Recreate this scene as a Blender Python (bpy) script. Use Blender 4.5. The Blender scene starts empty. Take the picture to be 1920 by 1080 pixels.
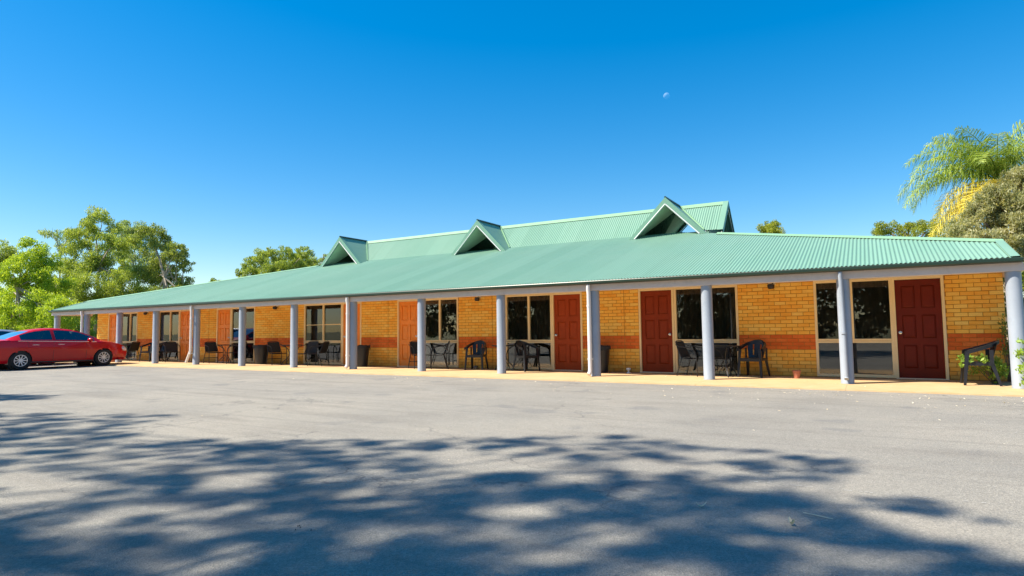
import bpy, math, random
import numpy as np
from mathutils import Vector, Matrix

S = bpy.context.scene
C = S.collection
R = math.radians

# ------------------------------------------------------------------ camera
cam_d = bpy.data.cameras.new('camera'); cam = bpy.data.objects.new('camera', cam_d); C.objects.link(cam)
YAW, PITCH, ROLL = -.5286, .0682, -.0127
CY, SY, CP, SP = math.cos(YAW), math.sin(YAW), math.cos(PITCH), math.sin(PITCH)
fw = Vector((SY*CP, CY*CP, SP)); rt = Vector((CY, -SY, 0)); up = rt.cross(fw)
r2 = rt*math.cos(ROLL)+up*math.sin(ROLL); u2 = up*math.cos(ROLL)-rt*math.sin(ROLL)
CAM = Vector((0, -13.940, 1.143))
cam.matrix_world = Matrix(((r2.x, u2.x, -fw.x, CAM.x), (r2.y, u2.y, -fw.y, CAM.y), (r2.z, u2.z, -fw.z, CAM.z), (0, 0, 0, 1)))
cam_d.sensor_width = 36; cam_d.lens = 1150/1920*36; cam_d.clip_start = .05; cam_d.clip_end = 9000
S.camera = cam

# ------------------------------------------------------------------ light
SUN_EL = 50.5
sh = Vector((-.765, -.645)).normalized()
SUN = Vector((sh.x*math.cos(R(SUN_EL)), sh.y*math.cos(R(SUN_EL)), math.sin(R(SUN_EL))))
w = bpy.data.worlds.new('World'); S.world = w; w.use_nodes = True
nt = w.node_tree; nt.nodes.clear()
sky = nt.nodes.new('ShaderNodeTexSky'); sky.sky_type = 'NISHITA'; sky.sun_disc = False
sky.sun_elevation = R(SUN_EL); sky.sun_rotation = math.atan2(SUN.x, SUN.y)
sky.altitude = 0; sky.air_density = 1.0; sky.dust_density = .25; sky.ozone_density = 2.2
hs = nt.nodes.new('ShaderNodeHueSaturation'); hs.inputs['Saturation'].default_value = 1.78; hs.inputs['Value'].default_value = 1.0
bg = nt.nodes.new('ShaderNodeBackground'); bg.inputs[1].default_value = .125
wo = nt.nodes.new('ShaderNodeOutputWorld')
gm_ = nt.nodes.new('ShaderNodeGamma'); gm_.inputs[1].default_value = .76; nt.links.new(sky.outputs[0], gm_.inputs[0]); nt.links.new(gm_.outputs[0], hs.inputs['Color']); nt.links.new(hs.outputs[0], bg.inputs[0]); nt.links.new(bg.outputs[0], wo.inputs[0])
sd = bpy.data.lights.new('sun', 'SUN'); sd.energy = 4.7; sd.angle = R(.9); sd.color = (1, .905, .76)
so = bpy.data.objects.new('sun', sd); C.objects.link(so); so.location = (0, 0, 60)
so.rotation_euler = (-SUN).to_track_quat('-Z', 'Y').to_euler()
S.view_settings.view_transform = 'Standard'; S.view_settings.look = 'None'
S.view_settings.exposure = 1.12; S.view_settings.gamma = 1; S.view_settings.use_curve_mapping = False

# ------------------------------------------------------------------ helpers
def tag(o, label=None, cat=None, group=None, kind=None):
    if label: o['label'] = label
    if cat: o['category'] = cat
    if group: o['group'] = group
    if kind: o['kind'] = kind
    return o

def empty(name, loc=(0, 0, 0), rz=0):
    o = bpy.data.objects.new(name, None); C.objects.link(o)
    o.empty_display_size = .2; o.location = loc; o.rotation_euler = (0, 0, rz)
    return o

class M:
    def __init__(s): s.v = []; s.f = []; s.m = []
    def add(s, vs, fs, mi=0):
        n = len(s.v); s.v += [tuple(p) for p in vs]; s.f += [tuple(i+n for i in f) for f in fs]; s.m += [mi]*len(fs); return s
    def box(s, x0, x1, y0, y1, z0, z1, mi=0):
        v = [(x0, y0, z0), (x1, y0, z0), (x1, y1, z0), (x0, y1, z0), (x0, y0, z1), (x1, y0, z1), (x1, y1, z1), (x0, y1, z1)]
        return s.add(v, [(0, 3, 2, 1), (4, 5, 6, 7), (0, 1, 5, 4), (1, 2, 6, 5), (2, 3, 7, 6), (3, 0, 4, 7)], mi)
    def bbox(s, x0, x1, y0, y1, z0, z1, b=.004, mi=0):
        """box with bevelled front (-y) edges"""
        v = [(x0, y0+b, z0), (x1, y0+b, z0), (x1, y1, z0), (x0, y1, z0), (x0, y0+b, z1), (x1, y0+b, z1), (x1, y1, z1), (x0, y1, z1),
             (x0+b, y0, z0+b), (x1-b, y0, z0+b), (x1-b, y0, z1-b), (x0+b, y0, z1-b)]
        return s.add(v, [(0, 3, 2, 1), (4, 5, 6, 7), (1, 2, 6, 5), (2, 3, 7, 6), (3, 0, 4, 7), (8, 9, 10, 11), (0, 1, 9, 8), (1, 5, 10, 9), (5, 4, 11, 10), (4, 0, 8, 11)], mi)
    def tube(s, pts, r, n=8, mi=0, cap=True):
        pts = [Vector(p) for p in pts]; rs = r if isinstance(r, (list, tuple)) else [r]*len(pts)
        vs = []; fs = []; prev = None
        for i, p in enumerate(pts):
            a = pts[max(i-1, 0)]; b = pts[min(i+1, len(pts)-1)]; d = (b-a)
            if d.length < 1e-9: d = Vector((0, 0, 1))
            d.normalize()
            if prev is None:
                q = Vector((1, 0, 0)) if abs(d.x) < .9 else Vector((0, 1, 0)); x = d.cross(q).normalized()
            else:
                x = (prev-d*prev.dot(d))
                x = x.normalized() if x.length > 1e-6 else d.orthogonal().normalized()
            prev = x; y = d.cross(x)
            for k in range(n):
                t = 2*math.pi*k/n; vs.append(p+(x*math.cos(t)+y*math.sin(t))*rs[i])
        for i in range(len(pts)-1):
            for k in range(n):
                fs.append((i*n+k, i*n+(k+1) % n, (i+1)*n+(k+1) % n, (i+1)*n+k))
        if cap: fs += [tuple(range(n))[::-1], tuple(range((len(pts)-1)*n, len(pts)*n))]
        return s.add(vs, fs, mi)
    def lathe(s, prof, cx=0, cy=0, n=20, mi=0, cap=True):
        vs = []; fs = []
        for (r, z) in prof:
            for k in range(n):
                t = 2*math.pi*k/n; vs.append((cx+r*math.cos(t), cy+r*math.sin(t), z))
        for i in range(len(prof)-1):
            for k in range(n): fs.append((i*n+k, i*n+(k+1) % n, (i+1)*n+(k+1) % n, (i+1)*n+k))
        if cap: fs += [tuple(range(n))[::-1], tuple(range((len(prof)-1)*n, len(prof)*n))]
        return s.add(vs, fs, mi)
    def xf(s, mat):
        s.v = [tuple(mat@Vector(p)) for p in s.v]; return s
    def mesh(s, name, mats, smooth=False):
        me = bpy.data.meshes.new(name); me.from_pydata(s.v, [], s.f)
        for m in (mats if isinstance(mats, (list, tuple)) else [mats]): me.materials.append(m)
        if any(s.m): me.polygons.foreach_set('material_index', s.m)
        if smooth:
            me.polygons.foreach_set('use_smooth', [True]*len(s.f))
            try: me.set_sharp_from_angle(angle=R(smooth if smooth is not True else 40))
            except Exception: pass
        me.update(); return me
    def build(s, name, mats, parent=None, loc=(0, 0, 0), smooth=False, rz=0):
        o = bpy.data.objects.new(name, s.mesh(name, mats, smooth)); C.objects.link(o)
        o.location = loc; o.rotation_euler = (0, 0, rz)
        if parent is not None: o.parent = parent
        return o

def inst(name, mesh, parent=None, loc=(0, 0, 0), rz=0):
    o = bpy.data.objects.new(name, mesh); C.objects.link(o); o.location = loc; o.rotation_euler = (0, 0, rz)
    if parent is not None: o.parent = parent
    return o

def copy_tree(o, parent=None):
    c = o.copy(); C.objects.link(c)
    if parent is not None: c.parent = parent
    for ch in list(kids.get(o.name, [])): copy_tree(ch, c)
    return c
kids = {}
def index_kids():
    kids.clear()
    for o in bpy.data.objects:
        if o.parent: kids.setdefault(o.parent.name, []).append(o)

# ------------------------------------------------------------------ materials
class N:
    def __init__(s, name):
        s.mat = bpy.data.materials.new(name); s.mat.use_nodes = True; s.t = s.mat.node_tree; s.t.nodes.clear()
        s.out = s.new('OutputMaterial')
    def new(s, t, **k):
        n = s.t.nodes.new('ShaderNode'+t)
        for a, b in k.items(): setattr(n, a, b)
        return n
    def link(s, a, b): s.t.links.new(a, b)
    def set(s, n, **k):
        for a, b in k.items(): n.inputs[a.replace('_', ' ')].default_value = b
        return n
    def coord(s, scale=(1, 1, 1), obj=True, world=False):
        tc = s.new('TexCoord') if not world else s.new('NewGeometry'); mp = s.new('Mapping'); mp.inputs['Scale'].default_value = scale
        s.link(tc.outputs['Object'] if not world else tc.outputs['Position'], mp.inputs['Vector']); return mp.outputs[0]
    def noise(s, vec, scale, detail=4, rough=.55):
        n = s.new('TexNoise'); n.inputs['Scale'].default_value = scale; n.inputs['Detail'].default_value = detail; n.inputs['Roughness'].default_value = rough
        s.link(vec, n.inputs['Vector']); return n.outputs['Fac']
    def ramp(s, fac, stops):
        r = s.new('ValToRGB'); e = r.color_ramp.elements
        while len(e) < len(stops): e.new(.5)
        for i, (p, c) in enumerate(stops):
            e[i].position = p; e[i].color = (*c, 1) if isinstance(c, (tuple, list)) else (c, c, c, 1)
        s.link(fac, r.inputs[0]); return r.outputs[0]
    def mix(s, fac, a, b, mode='MIX'):
        m = s.new('MixRGB'); m.blend_type = mode
        for i, x in ((0, fac), (1, a), (2, b)):
            if hasattr(x, 'is_linked'): s.link(x, m.inputs[i])
            elif i == 0: m.inputs[0].default_value = x
            else: m.inputs[i].default_value = (*x, 1)
        return m.outputs[0]
    def math(s, op, a, b=0):
        m = s.new('Math'); m.operation = op
        for i, x in ((0, a), (1, b)):
            if hasattr(x, 'is_linked'): s.link(x, m.inputs[i])
            else: m.inputs[i].default_value = x
        return m.outputs[0]
    def bsdf(s, col, rough=.6, metal=0, spec=.5, bump=None, bstr=.3, bdist=.01, **kw):
        b = s.new('BsdfPrincipled')
        if hasattr(col, 'is_linked'): s.link(col, b.inputs['Base Color'])
        else: b.inputs['Base Color'].default_value = (*col, 1)
        if hasattr(rough, 'is_linked'): s.link(rough, b.inputs['Roughness'])
        else: b.inputs['Roughness'].default_value = rough
        b.inputs['Metallic'].default_value = metal; b.inputs['Specular IOR Level'].default_value = spec
        for k, v in kw.items(): b.inputs[k.replace('_', ' ')].default_value = v
        if bump is not None:
            bp = s.new('Bump'); bp.inputs['Strength'].default_value = bstr; bp.inputs['Distance'].default_value = bdist
            s.link(bump, bp.inputs['Height']); s.link(bp.outputs[0], b.inputs['Normal'])
        s.link(b.outputs[0], s.out.inputs[0]); return b
    def rnd(s):
        g = s.new('NewGeometry'); o = s.new('ObjectInfo')
        return s.math('FRACT', s.math('ADD', g.outputs['Random Per Island'], o.outputs['Random']))

def paint(name, col, rough=.5, var=.12, nscale=3, bstr=.1, spec=.5, dirt=None, **kw):
    n = N(name); v = n.coord(world=True)
    a = n.noise(v, nscale, 5); b = n.noise(v, nscale*14, 3)
    f = n.math('ADD', n.math('MULTIPLY', a, .7), n.math('MULTIPLY', b, .3))
    lo = tuple(c*(1-var) for c in col); hi = tuple(min(1, c*(1+var)) for c in col)
    c = n.ramp(f, [(.3, lo), (.7, hi)])
    if dirt:
        c = n.mix(n.ramp(n.noise(v, nscale*2.3, 6, .7), [(.52, 0.0), (.75, .6)]), c, dirt)
    n.bsdf(c, rough, spec=spec, bump=b, bstr=bstr, bdist=.004, **kw); return n.mat

MT = {}
MT['roof'] = paint('green_roof_sheet', (.195, .37, .285), .42, .05, .8, .02, dirt=(.165, .33, .25))
def roofmat():
    n = N('green_roof_sheet'); v = n.coord(world=True); sx = n.new('SeparateXYZ'); n.link(v, sx.inputs[0])
    shn = n.new('TexWhiteNoise'); shn.noise_dimensions = '1D'; n.link(n.math('FLOOR', n.math('MULTIPLY', sx.outputs[0], 1/.762)), shn.inputs['W'])
    c = n.ramp(shn.outputs[0], [(0, (.158, .305, .228)), (1, (.185, .34, .258))])
    stk = n.noise(n.coord(scale=(5, .35, .35), world=True), 1.0, 5, .6)
    c = n.mix(n.ramp(stk, [(.5, 0.0), (.75, .55)]), c, (.15, .28, .20))
    c = n.mix(n.ramp(n.noise(v, .5, 4), [(.4, 0.0), (.7, .5)]), c, (.20, .335, .255))
    c = n.mix(n.ramp(n.noise(v, 26, 3, .7), [(.66, 0.0), (.76, .5)]), c, (.12, .20, .13))
    fx = n.math('FRACT', n.math('MULTIPLY', sx.outputs[0], 1/.762)); lap = n.ramp(fx, [(.0, .5), (.02, 0.0)])
    c = n.mix(lap, c, (.09, .19, .14))
    n.bsdf(c, .48, spec=.35, bump=stk, bstr=.02, bdist=.01); return n.mat
MT['roof'] = roofmat()
MT['roof_cap'] = paint('green_ridge_cap', (.21, .38, .23), .45, .06, 2, .02)
MT['roof_trim'] = paint('green_barge_trim', (.15, .30, .22), .45, .08, 2, .02)
MT['gutter'] = paint('dark_green_gutter', (.016, .034, .022), .35, .15, 2, .02)
MT['beam'] = paint('lilac_white_fascia', (.64, .54, .48), .5, .06, 2, .05, dirt=(.48, .42, .38))
MT['post'] = paint('blue_grey_post', (.30, .34, .395), .42, .06, 3, .12, dirt=(.23, .27, .33))
MT['pipe'] = paint('pale_downpipe', (.74, .72, .70), .4, .05, 3, .05)
MT['frame'] = paint('cream_window_frame', (.90, .66, .34), .5, .06, 4, .05)
MT['sill'] = paint('cream_transom', (.85, .72, .50), .5, .06, 4, .05)
MT['soffit'] = paint('verandah_lining', (.84, .76, .60), .6, .05, 2, .05)
MT['mortar'] = paint('brown_mortar', (.46, .19, .03), .9, .25, 8, .5)
MT['door_dark'] = paint('dark_red_door', (.15, .014, .004), .5, .12, 6, .06, .2)
MT['door_red'] = paint('red_brown_door', (.25, .032, .006), .5, .12, 6, .06, .2)
MT['door_mid'] = paint('warm_red_brown_door', (.36, .05, .008), .5, .12, 6, .06, .2)
MT['door_orange'] = paint('bounce_lit_orange_door', (.90, .26, .02), .5, .12, 6, .06)  # door paint brightened in steps to orange, bounce light put into the colour
MT['black_plastic'] = paint('black_plastic', (.012, .014, .02), .38, .2, 6, .04)
MT['black_metal'] = paint('black_powder_coat', (.012, .012, .014), .4, .2, 6, .04)
MT['mesh_black'] = paint('black_sling_fabric', (.018, .02, .024), .7, .2, 30, .2)
MT['chrome'] = N('satin_metal'); MT['chrome'].bsdf((.7, .68, .64), .25, 1); MT['chrome'] = MT['chrome'].mat
MT['terracotta'] = paint('terracotta', (.42, .14, .08), .8, .15, 20, .3)
MT['white'] = paint('white_plastic', (.75, .74, .72), .5, .05, 6, .05)
MT['lamp_black'] = paint('bronze_black_fitting', (.02, .012, .008), .35, .2, 6, .05)
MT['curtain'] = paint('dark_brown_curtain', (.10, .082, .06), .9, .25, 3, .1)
MT['blind'] = paint('beige_curtain', (.85, .68, .40), .9, .15, 3, .1)
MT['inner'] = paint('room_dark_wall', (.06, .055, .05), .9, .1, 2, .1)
MT['underside'] = paint('dormer_underside', (.55, .74, .55), .5, .1, 3, .05)
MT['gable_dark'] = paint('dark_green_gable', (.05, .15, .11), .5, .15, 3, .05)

def brick_mat(name, cols):
    n = N(name); v = n.coord(world=True)
    rn = n.rnd()
    c = n.ramp(rn, cols)
    sp = n.noise(v, 60, 5, .7); bl = n.noise(v, 9, 3)
    c = n.mix(n.ramp(sp, [(.5, .0), (.75, .4)]), c, tuple(x*.7 for x in cols[0][1]))
    c = n.mix(n.ramp(bl, [(.4, 0.0), (.8, .35)]), c, tuple(min(1, x*1.15) for x in cols[-1][1]))
    sx = n.new('SeparateXYZ'); n.link(v, sx.inputs[0])
    drt = n.math('MULTIPLY', n.ramp(sx.outputs[2], [(.0, .75), (.35, 0.0)]), n.ramp(n.noise(v, 3.5, 5, .65), [(.35, .2), (.65, 1.0)]))
    c = n.mix(drt, c, (.30, .15, .05))
    pt = n.noise(v, .8, 3); c = n.mix(n.ramp(pt, [(.42, 0.0), (.66, .28)]), c, tuple(x*.72 for x in cols[0][1]))
    n.bsdf(c, .85, bump=sp, bstr=.6, bdist=.006); return n.mat
MT['brick'] = brick_mat('cream_orange_brick', [(0, (.94, .40, .04)), (.35, (.98, .46, .055)), (.7, (.98, .53, .08)), (1, (.98, .60, .13))])
MT['brick_red'] = brick_mat('red_brown_brick', [(0, (.66, .11, .01)), (.5, (.78, .15, .014)), (1, (.85, .20, .03))])

def glass_mat(name, tint, refl=1.0):
    n = N(name); lw = n.new('Fresnel'); lw.inputs['IOR'].default_value = 1.52
    f = n.math('MINIMUM', n.math('MULTIPLY', lw.outputs[0], 1.9*refl), 1)
    tr = n.new('BsdfTransparent'); tr.inputs[0].default_value = (*tint, 1)
    gl = n.new('BsdfGlossy'); gl.inputs['Roughness'].default_value = .005; gl.inputs[0].default_value = (.95, .97, 1, 1)
    ms = n.new('MixShader'); n.link(f, ms.inputs[0]); n.link(tr.outputs[0], ms.inputs[1]); n.link(gl.outputs[0], ms.inputs[2]); n.link(ms.outputs[0], n.out.inputs[0])
    # slight ripple in the pane so reflections wander
    bp = n.new('Bump'); bp.inputs['Strength'].default_value = .05; bp.inputs['Distance'].default_value = .01
    n.link(n.noise(n.coord(world=True), 1.6, 1), bp.inputs['Height']); n.link(bp.outputs[0], gl.inputs['Normal'])
    return n.mat
MT['glass'] = glass_mat('window_glass', (.75, .74, .70), .85)
MT['car_glass'] = glass_mat('tinted_car_glass', (.16, .2, .2), 1.7)

def asphalt():
    n = N('worn_grey_asphalt'); v = n.coord(world=True)
    big = n.noise(v, .35, 4, .6); mid = n.noise(v, 2.2, 5, .6)
    vs = n.coord(scale=(.35, 1.6, 1), world=True); streak = n.noise(vs, 1.2, 5, .6)
    vo = n.new('TexVoronoi'); vo.inputs['Scale'].default_value = 95; n.link(v, vo.inputs['Vector'])
    vo2 = n.new('TexVoronoi'); vo2.inputs['Scale'].default_value = 210; n.link(v, vo2.inputs['Vector'])
    fine = n.noise(v, 160, 3, .7)
    base = n.ramp(big, [(.32, (.285, .270, .235)), (.5, (.37, .345, .29)), (.68, (.445, .405, .33))])
    base = n.mix(n.ramp(mid, [(.35, 0.0), (.7, .45)]), base, (.42, .39, .33))
    base = n.mix(n.ramp(streak, [(.5, 0.0), (.70, .75)]), base, (.26, .235, .195))
    tyre = n.noise(n.coord(scale=(.08, 3.2, 1), world=True), 1.5, 3, .5)
    base = n.mix(n.ramp(tyre, [(.56, 0.0), (.70, .5)]), base, (.225, .205, .175))
    stain = n.noise(v, 1.1, 2, .4); base = n.mix(n.ramp(stain, [(.64, 0.0), (.70, .6)]), base, (.21, .205, .195))
    ck = n.new('TexVoronoi'); ck.feature = 'DISTANCE_TO_EDGE'; ck.inputs['Scale'].default_value = .32
    wv = n.new('VectorMath'); wv.operation = 'ADD'; nz = n.new('TexNoise'); nz.inputs['Scale'].default_value = 2.2; nz.inputs['Detail'].default_value = 5; n.link(v, nz.inputs['Vector'])
    n.link(v, wv.inputs[0]); n.link(nz.outputs['Color'], wv.inputs[1]); n.link(wv.outputs[0], ck.inputs['Vector'])
    base = n.mix(n.math('MULTIPLY', n.ramp(ck.outputs['Distance'], [(.0, .8), (.006, 0.0)]), n.ramp(big, [(.45, 0.0), (.55, 1.0)])), base, (.10, .10, .095))
    stone = n.ramp(vo.outputs['Color'], [(.1, .62), (.5, .95), (.9, 1.35)])
    c = n.mix(.75, base, stone, 'MULTIPLY')
    c = n.mix(n.ramp(vo2.outputs['Distance'], [(.02, .0), (.5, .55)]), c, (.12, .12, .115))
    c = n.mix(n.ramp(fine, [(.62, 0.0), (.74, .7)]), c, (.60, .56, .50))
    h = n.math('ADD', vo.outputs['Distance'], n.math('MULTIPLY', fine, .5))
    n.bsdf(c, .88, spec=.3, bump=h, bstr=.7, bdist=.006); return n.mat
MT['asphalt'] = asphalt()

def pathmat():
    n = N('sandy_yellow_concrete'); v = n.coord(world=True)
    a = n.noise(v, 1.3, 5, .65); b = n.noise(v, 40, 4, .7); d = n.noise(v, 5, 5, .65)
    c = n.ramp(a, [(.3, (.47, .31, .15)), (.7, (.54, .38, .20))])
    c = n.mix(n.ramp(d, [(.5, 0.0), (.75, .5)]), c, (.50, .40, .27))
    c = n.mix(n.ramp(b, [(.5, 0.0), (.72, .5)]), c, (.42, .31, .18))
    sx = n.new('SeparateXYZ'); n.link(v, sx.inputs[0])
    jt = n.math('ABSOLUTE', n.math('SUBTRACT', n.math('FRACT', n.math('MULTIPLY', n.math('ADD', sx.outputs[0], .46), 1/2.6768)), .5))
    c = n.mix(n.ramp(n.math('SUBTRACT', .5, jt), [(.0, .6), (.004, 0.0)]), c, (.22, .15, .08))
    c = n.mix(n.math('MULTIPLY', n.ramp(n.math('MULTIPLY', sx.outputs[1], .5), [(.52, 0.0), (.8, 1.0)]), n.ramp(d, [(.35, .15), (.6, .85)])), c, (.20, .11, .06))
    n.bsdf(c, .85, bump=b, bstr=.5, bdist=.006); return n.mat
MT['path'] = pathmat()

def groundmat():
    n = N('dry_grass_ground'); v = n.coord(world=True)
    a = n.noise(v, .4, 6, .65); b = n.noise(v, 12, 4, .7)
    c = n.ramp(a, [(.35, (.10, .11, .04)), (.55, (.16, .15, .06)), (.7, (.26, .20, .11))])
    c = n.mix(n.ramp(b, [(.4, 0.0), (.7, .5)]), c, (.06, .08, .025))
    n.bsdf(c, .95, bump=b, bstr=.8, bdist=.05); return n.mat
MT['ground'] = groundmat()

def leafmat(name, c0, c1, c2, trans=.5, rough=.5):
    n = N(name); rn = n.rnd()
    v = n.coord(world=True); cl = n.noise(v, .55, 3)
    c = n.ramp(rn, [(0, c0), (.55, c1), (1, c2)])
    c = n.mix(n.ramp(cl, [(.4, 0.0), (.68, .5)]), c, c2)
    b = n.new('BsdfPrincipled'); n.link(c, b.inputs['Base Color']); b.inputs['Roughness'].default_value = rough; b.inputs['Specular IOR Level'].default_value = .4
    t = n.new('BsdfTranslucent'); n.link(n.mix(1.0, c, (1.35, 1.25, .6), 'MULTIPLY'), t.inputs[0])
    ms = n.new('MixShader'); ms.inputs[0].default_value = trans
    n.link(b.outputs[0], ms.inputs[1]); n.link(t.outputs[0], ms.inputs[2]); n.link(ms.outputs[0], n.out.inputs[0]); return n.mat
MT['leaf_gum'] = leafmat('gum_leaves', (.11, .19, .025), (.25, .35, .05), (.46, .54, .14))
MT['leaf_yellow'] = leafmat('yellow_green_leaves', (.17, .30, .015), (.33, .48, .03), (.52, .62, .08))
MT['leaf_dark'] = leafmat('dark_leaves', (.09, .14, .03), (.19, .27, .05), (.38, .44, .12))
MT['leaf_shade'] = leafmat('deep_green_leaves', (.012, .024, .008), (.025, .045, .014), (.05, .075, .022), .25)  # leaves darkened so the unseen greenery reflects dark in the panes
MT['leaf_blue'] = leafmat('blue_green_leaves', (.13, .22, .08), (.25, .36, .12), (.42, .50, .20))
MT['leaf_grey'] = leafmat('grey_green_needles', (.16, .19, .07), (.32, .33, .15), (.55, .53, .32))
MT['leaf_golden'] = leafmat('golden_green_leaves', (.13, .18, .02), (.28, .34, .03), (.46, .48, .07))
MT['leaf_palm'] = leafmat('palm_leaflets', (.07, .14, .015), (.24, .36, .04), (.52, .60, .14), .35)
MT['leaf_palmyellow'] = leafmat('yellow_palm_leaflets', (.50, .44, .02), (.68, .60, .04), (.78, .66, .18), .4)
MT['leaf_fresh'] = leafmat('fresh_green_leaves', (.12, .24, .03), (.22, .38, .05), (.38, .52, .10), .45)
MT['leaf_dry'] = leafmat('dry_leaves', (.50, .40, .24), (.62, .54, .40), (.72, .68, .56), .2)
MT['bark'] = paint('pale_gum_bark', (.36, .30, .22), .8, .3, 3, .5)
MT['bark_dark'] = paint('brown_bark', (.14, .10, .07), .9, .3, 5, .6)

# ------------------------------------------------------------------ the setting
def sheet(name, x0, x1, y0, y1, z, mat, t=.0):
    m = M()
    if t: m.box(x0, x1, y0, y1, z-t, z)
    else: m.add([(x0, y0, z), (x1, y0, z), (x1, y1, z), (x0, y1, z)], [(0, 1, 2, 3)])
    o = m.build(name, mat); o['kind'] = 'structure'; return o
g = sheet('ground', -2500, 2500, -2500, 2500, -.06, MT['ground'])
sheet('car_park', -42, 14, -34, -1.27, -.03, MT['asphalt'])
# verandah slab: raised edge a little ragged at the asphalt
pm = M(); rng = random.Random(5)
xs = [-34.2+i*.2 for i in range(int(38.6/.2)+1)]
ys = [-1.26+rng.uniform(-.012, .012) for _ in xs]
vs = []; fs = []
for x, y in zip(xs, ys): vs += [(x, y-.012, -.055), (x, y, -.004), (x, y+.02, 0), (x, 1.72, 0)]
for i in range(len(xs)-1):
    for k in range(3): fs.append((i*4+k, (i+1)*4+k, (i+1)*4+k+1, i*4+k+1))
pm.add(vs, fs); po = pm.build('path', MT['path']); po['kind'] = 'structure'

# ------------------------------------------------------------------ the motel building
BLD = tag(empty('motel_building', (0, 0, 0)), 'long single-storey orange brick motel with green corrugated roof and blue-grey verandah posts', 'building')
WY = 1.6
XL, XR = -32.33, 2.31
SEGS = [(1.34, 2.31), (-2.76, -1.11), (-6.88, -5.25), (-11.0, -9.31), (-15.05, -13.44), (-20.62, -17.87), (-24.72, -23.01), (-28.82, -27.15), (-32.33, -31.31)]
wm = M()
for a, b in SEGS: wm.box(a, b, WY, WY+.22, -.02, 2.2)
wm.box(XL, XR, WY+.004, WY+.22, 2.2, 2.8)
wm.box(XL, XL+.2, WY+.22, 12.9, -.02, 2.8); wm.box(XR-.2, XR, WY+.22, 12.9, -.02, 2.8); wm.box(XL, XR, 12.9, 13.1, -.02, 2.8)
wall = wm.build('wall', MT['mortar'], BLD)
def brick_mesh(L, seed, mat):
    r = random.Random(seed); m = M()
    b = .004; j = lambda: r.uniform(-.0015, .0015)
    m.bbox(0, L, -.011+j(), .03, 0, .076+j(), b); return m.mesh('brick', mat)
bm_cache = {}
def bmesh_for(L, red, k):
    key = (round(L, 2), red, k)
    if key not in bm_cache: bm_cache[key] = brick_mesh(key[0], hash(key) % 999, MT['brick_red' if red else 'brick'])
    return bm_cache[key]
rng = random.Random(11)
stuffM = {False: M(), True: M()}; nb = 0
for si, (a, b) in enumerate(SEGS):
    for row in range(26):
        z = .012+row*.086; red = 7 <= row <= 10
        x = b; first = True
        while x-a > .03:
            L = .11 if (first and row % 2) else .23
            first = False; L = min(L, x-a)
            if L > .035:
                dx = rng.uniform(-.001, .001)
                if nb < 300 and si < 2 and z < 2.2:
                    o = inst('brick', bmesh_for(L, red, rng.randrange(3)), wall, (x-L+dx, WY, z+rng.uniform(-.001, .001))); nb += 1
                else:
                    j = rng.uniform(-.0015, .0015)
                    stuffM[red].bbox(x-L+dx, x+dx, WY-.011+j, WY+.03, z, z+.076, .004)
            x -= L+.01
for red, mm in stuffM.items():
    o = mm.build('brickwork', MT['brick_red' if red else 'brick'], wall); o['kind'] = 'stuff'
# control joints: narrow sealant strips
for jx in (-5.64, -9.76, -13.85, -18.47, -23.54): M().box(jx-.006, jx+.006, WY-.016, WY+.01, .01, 2.2).build('control_joint', MT['mortar'], BLD)

# -- windows
def curtain_mesh(w0, h0, z0, mat):
    m = M(); n = int(w0/.03); vs = []; fs = []
    for i in range(n+1):
        x = w0*i/n; y = .13+.018*math.sin(i*1.35)+.008*math.sin(i*.37)
        vs += [(x, y, z0), (x, y, z0+h0)]
    for i in range(n): fs.append((2*i, 2*i+2, 2*i+3, 2*i+1))
    m.add(vs, fs); return m
def window(xa, xb, split, lower_split=None, cur='curtain', hide=0, rail=False):
    W = xb-xa; F = empty('window', (xa, WY, 0)); F.parent = BLD
    fr = M(); y0, y1 = -.03, .08
    fr.bbox(0, .055, y0, y1, .012, 2.2); fr.bbox(W-.055, W, y0, y1, .012, 2.2)
    fr.bbox(.055, W-.055, y0+.003, y1, 2.11, 2.2); fr.bbox(.055, W-.055, y0+.003, y1, .012, .075)
    fr.bbox(.055, W-.055, y0-.012, y1, .81, .852); fr.bbox(.055, W-.055, y0-.006, y1, .762, .80); fr.box(.055, W-.055, y0+.02, y1, .80, .81)
    s = split-xa
    fr.bbox(s-.03, s+.03, y0+.004, y1, .852, 2.11)
    if rail:
        fr.bbox(s+.03, W-.055, y0+.02, y1-.02, 1.40, 1.43); fr.bbox(.055, s-.03, y0+.03, y1-.02, 1.40, 1.42)
    fr.build('frame', MT['frame'], F)
    def pane(a, b, z0, z1, t=0):
        m = M(); m.box(a, b, .02+t, .025+t, z0, z1); m.build('pane', MT['glass'], F)
    pane(.055, s-.03, .852, 2.11); pane(s+.03, W-.055, .852, 2.11); pane(.055, W-.055, .075, .762)
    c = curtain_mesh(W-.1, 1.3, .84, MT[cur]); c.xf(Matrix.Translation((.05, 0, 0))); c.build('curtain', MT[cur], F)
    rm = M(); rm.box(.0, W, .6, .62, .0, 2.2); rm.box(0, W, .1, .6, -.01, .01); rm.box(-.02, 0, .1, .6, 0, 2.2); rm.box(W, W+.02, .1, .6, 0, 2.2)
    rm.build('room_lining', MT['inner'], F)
    return F
WIN = [(-1.11, .41, -.365, 'curtain', 0), (-4.31, -2.76, -3.53, 'curtain', 0), (-9.31, -7.77, -8.525, 'curtain', 0), (-12.55, -11.0, -11.72, 'curtain', 0),
       (-17.87, -15.95, -16.89, 'curtain', 1), (-22.09, -20.62, -21.3, 'curtain', 0), (-27.15, -25.59, -26.27, 'curtain', 0), (-30.35, -28.82, -29.44, 'blind', 0)]
for a, b, s, c, r_ in WIN: window(a, b, s, cur=c, rail=bool(r_))
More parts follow.
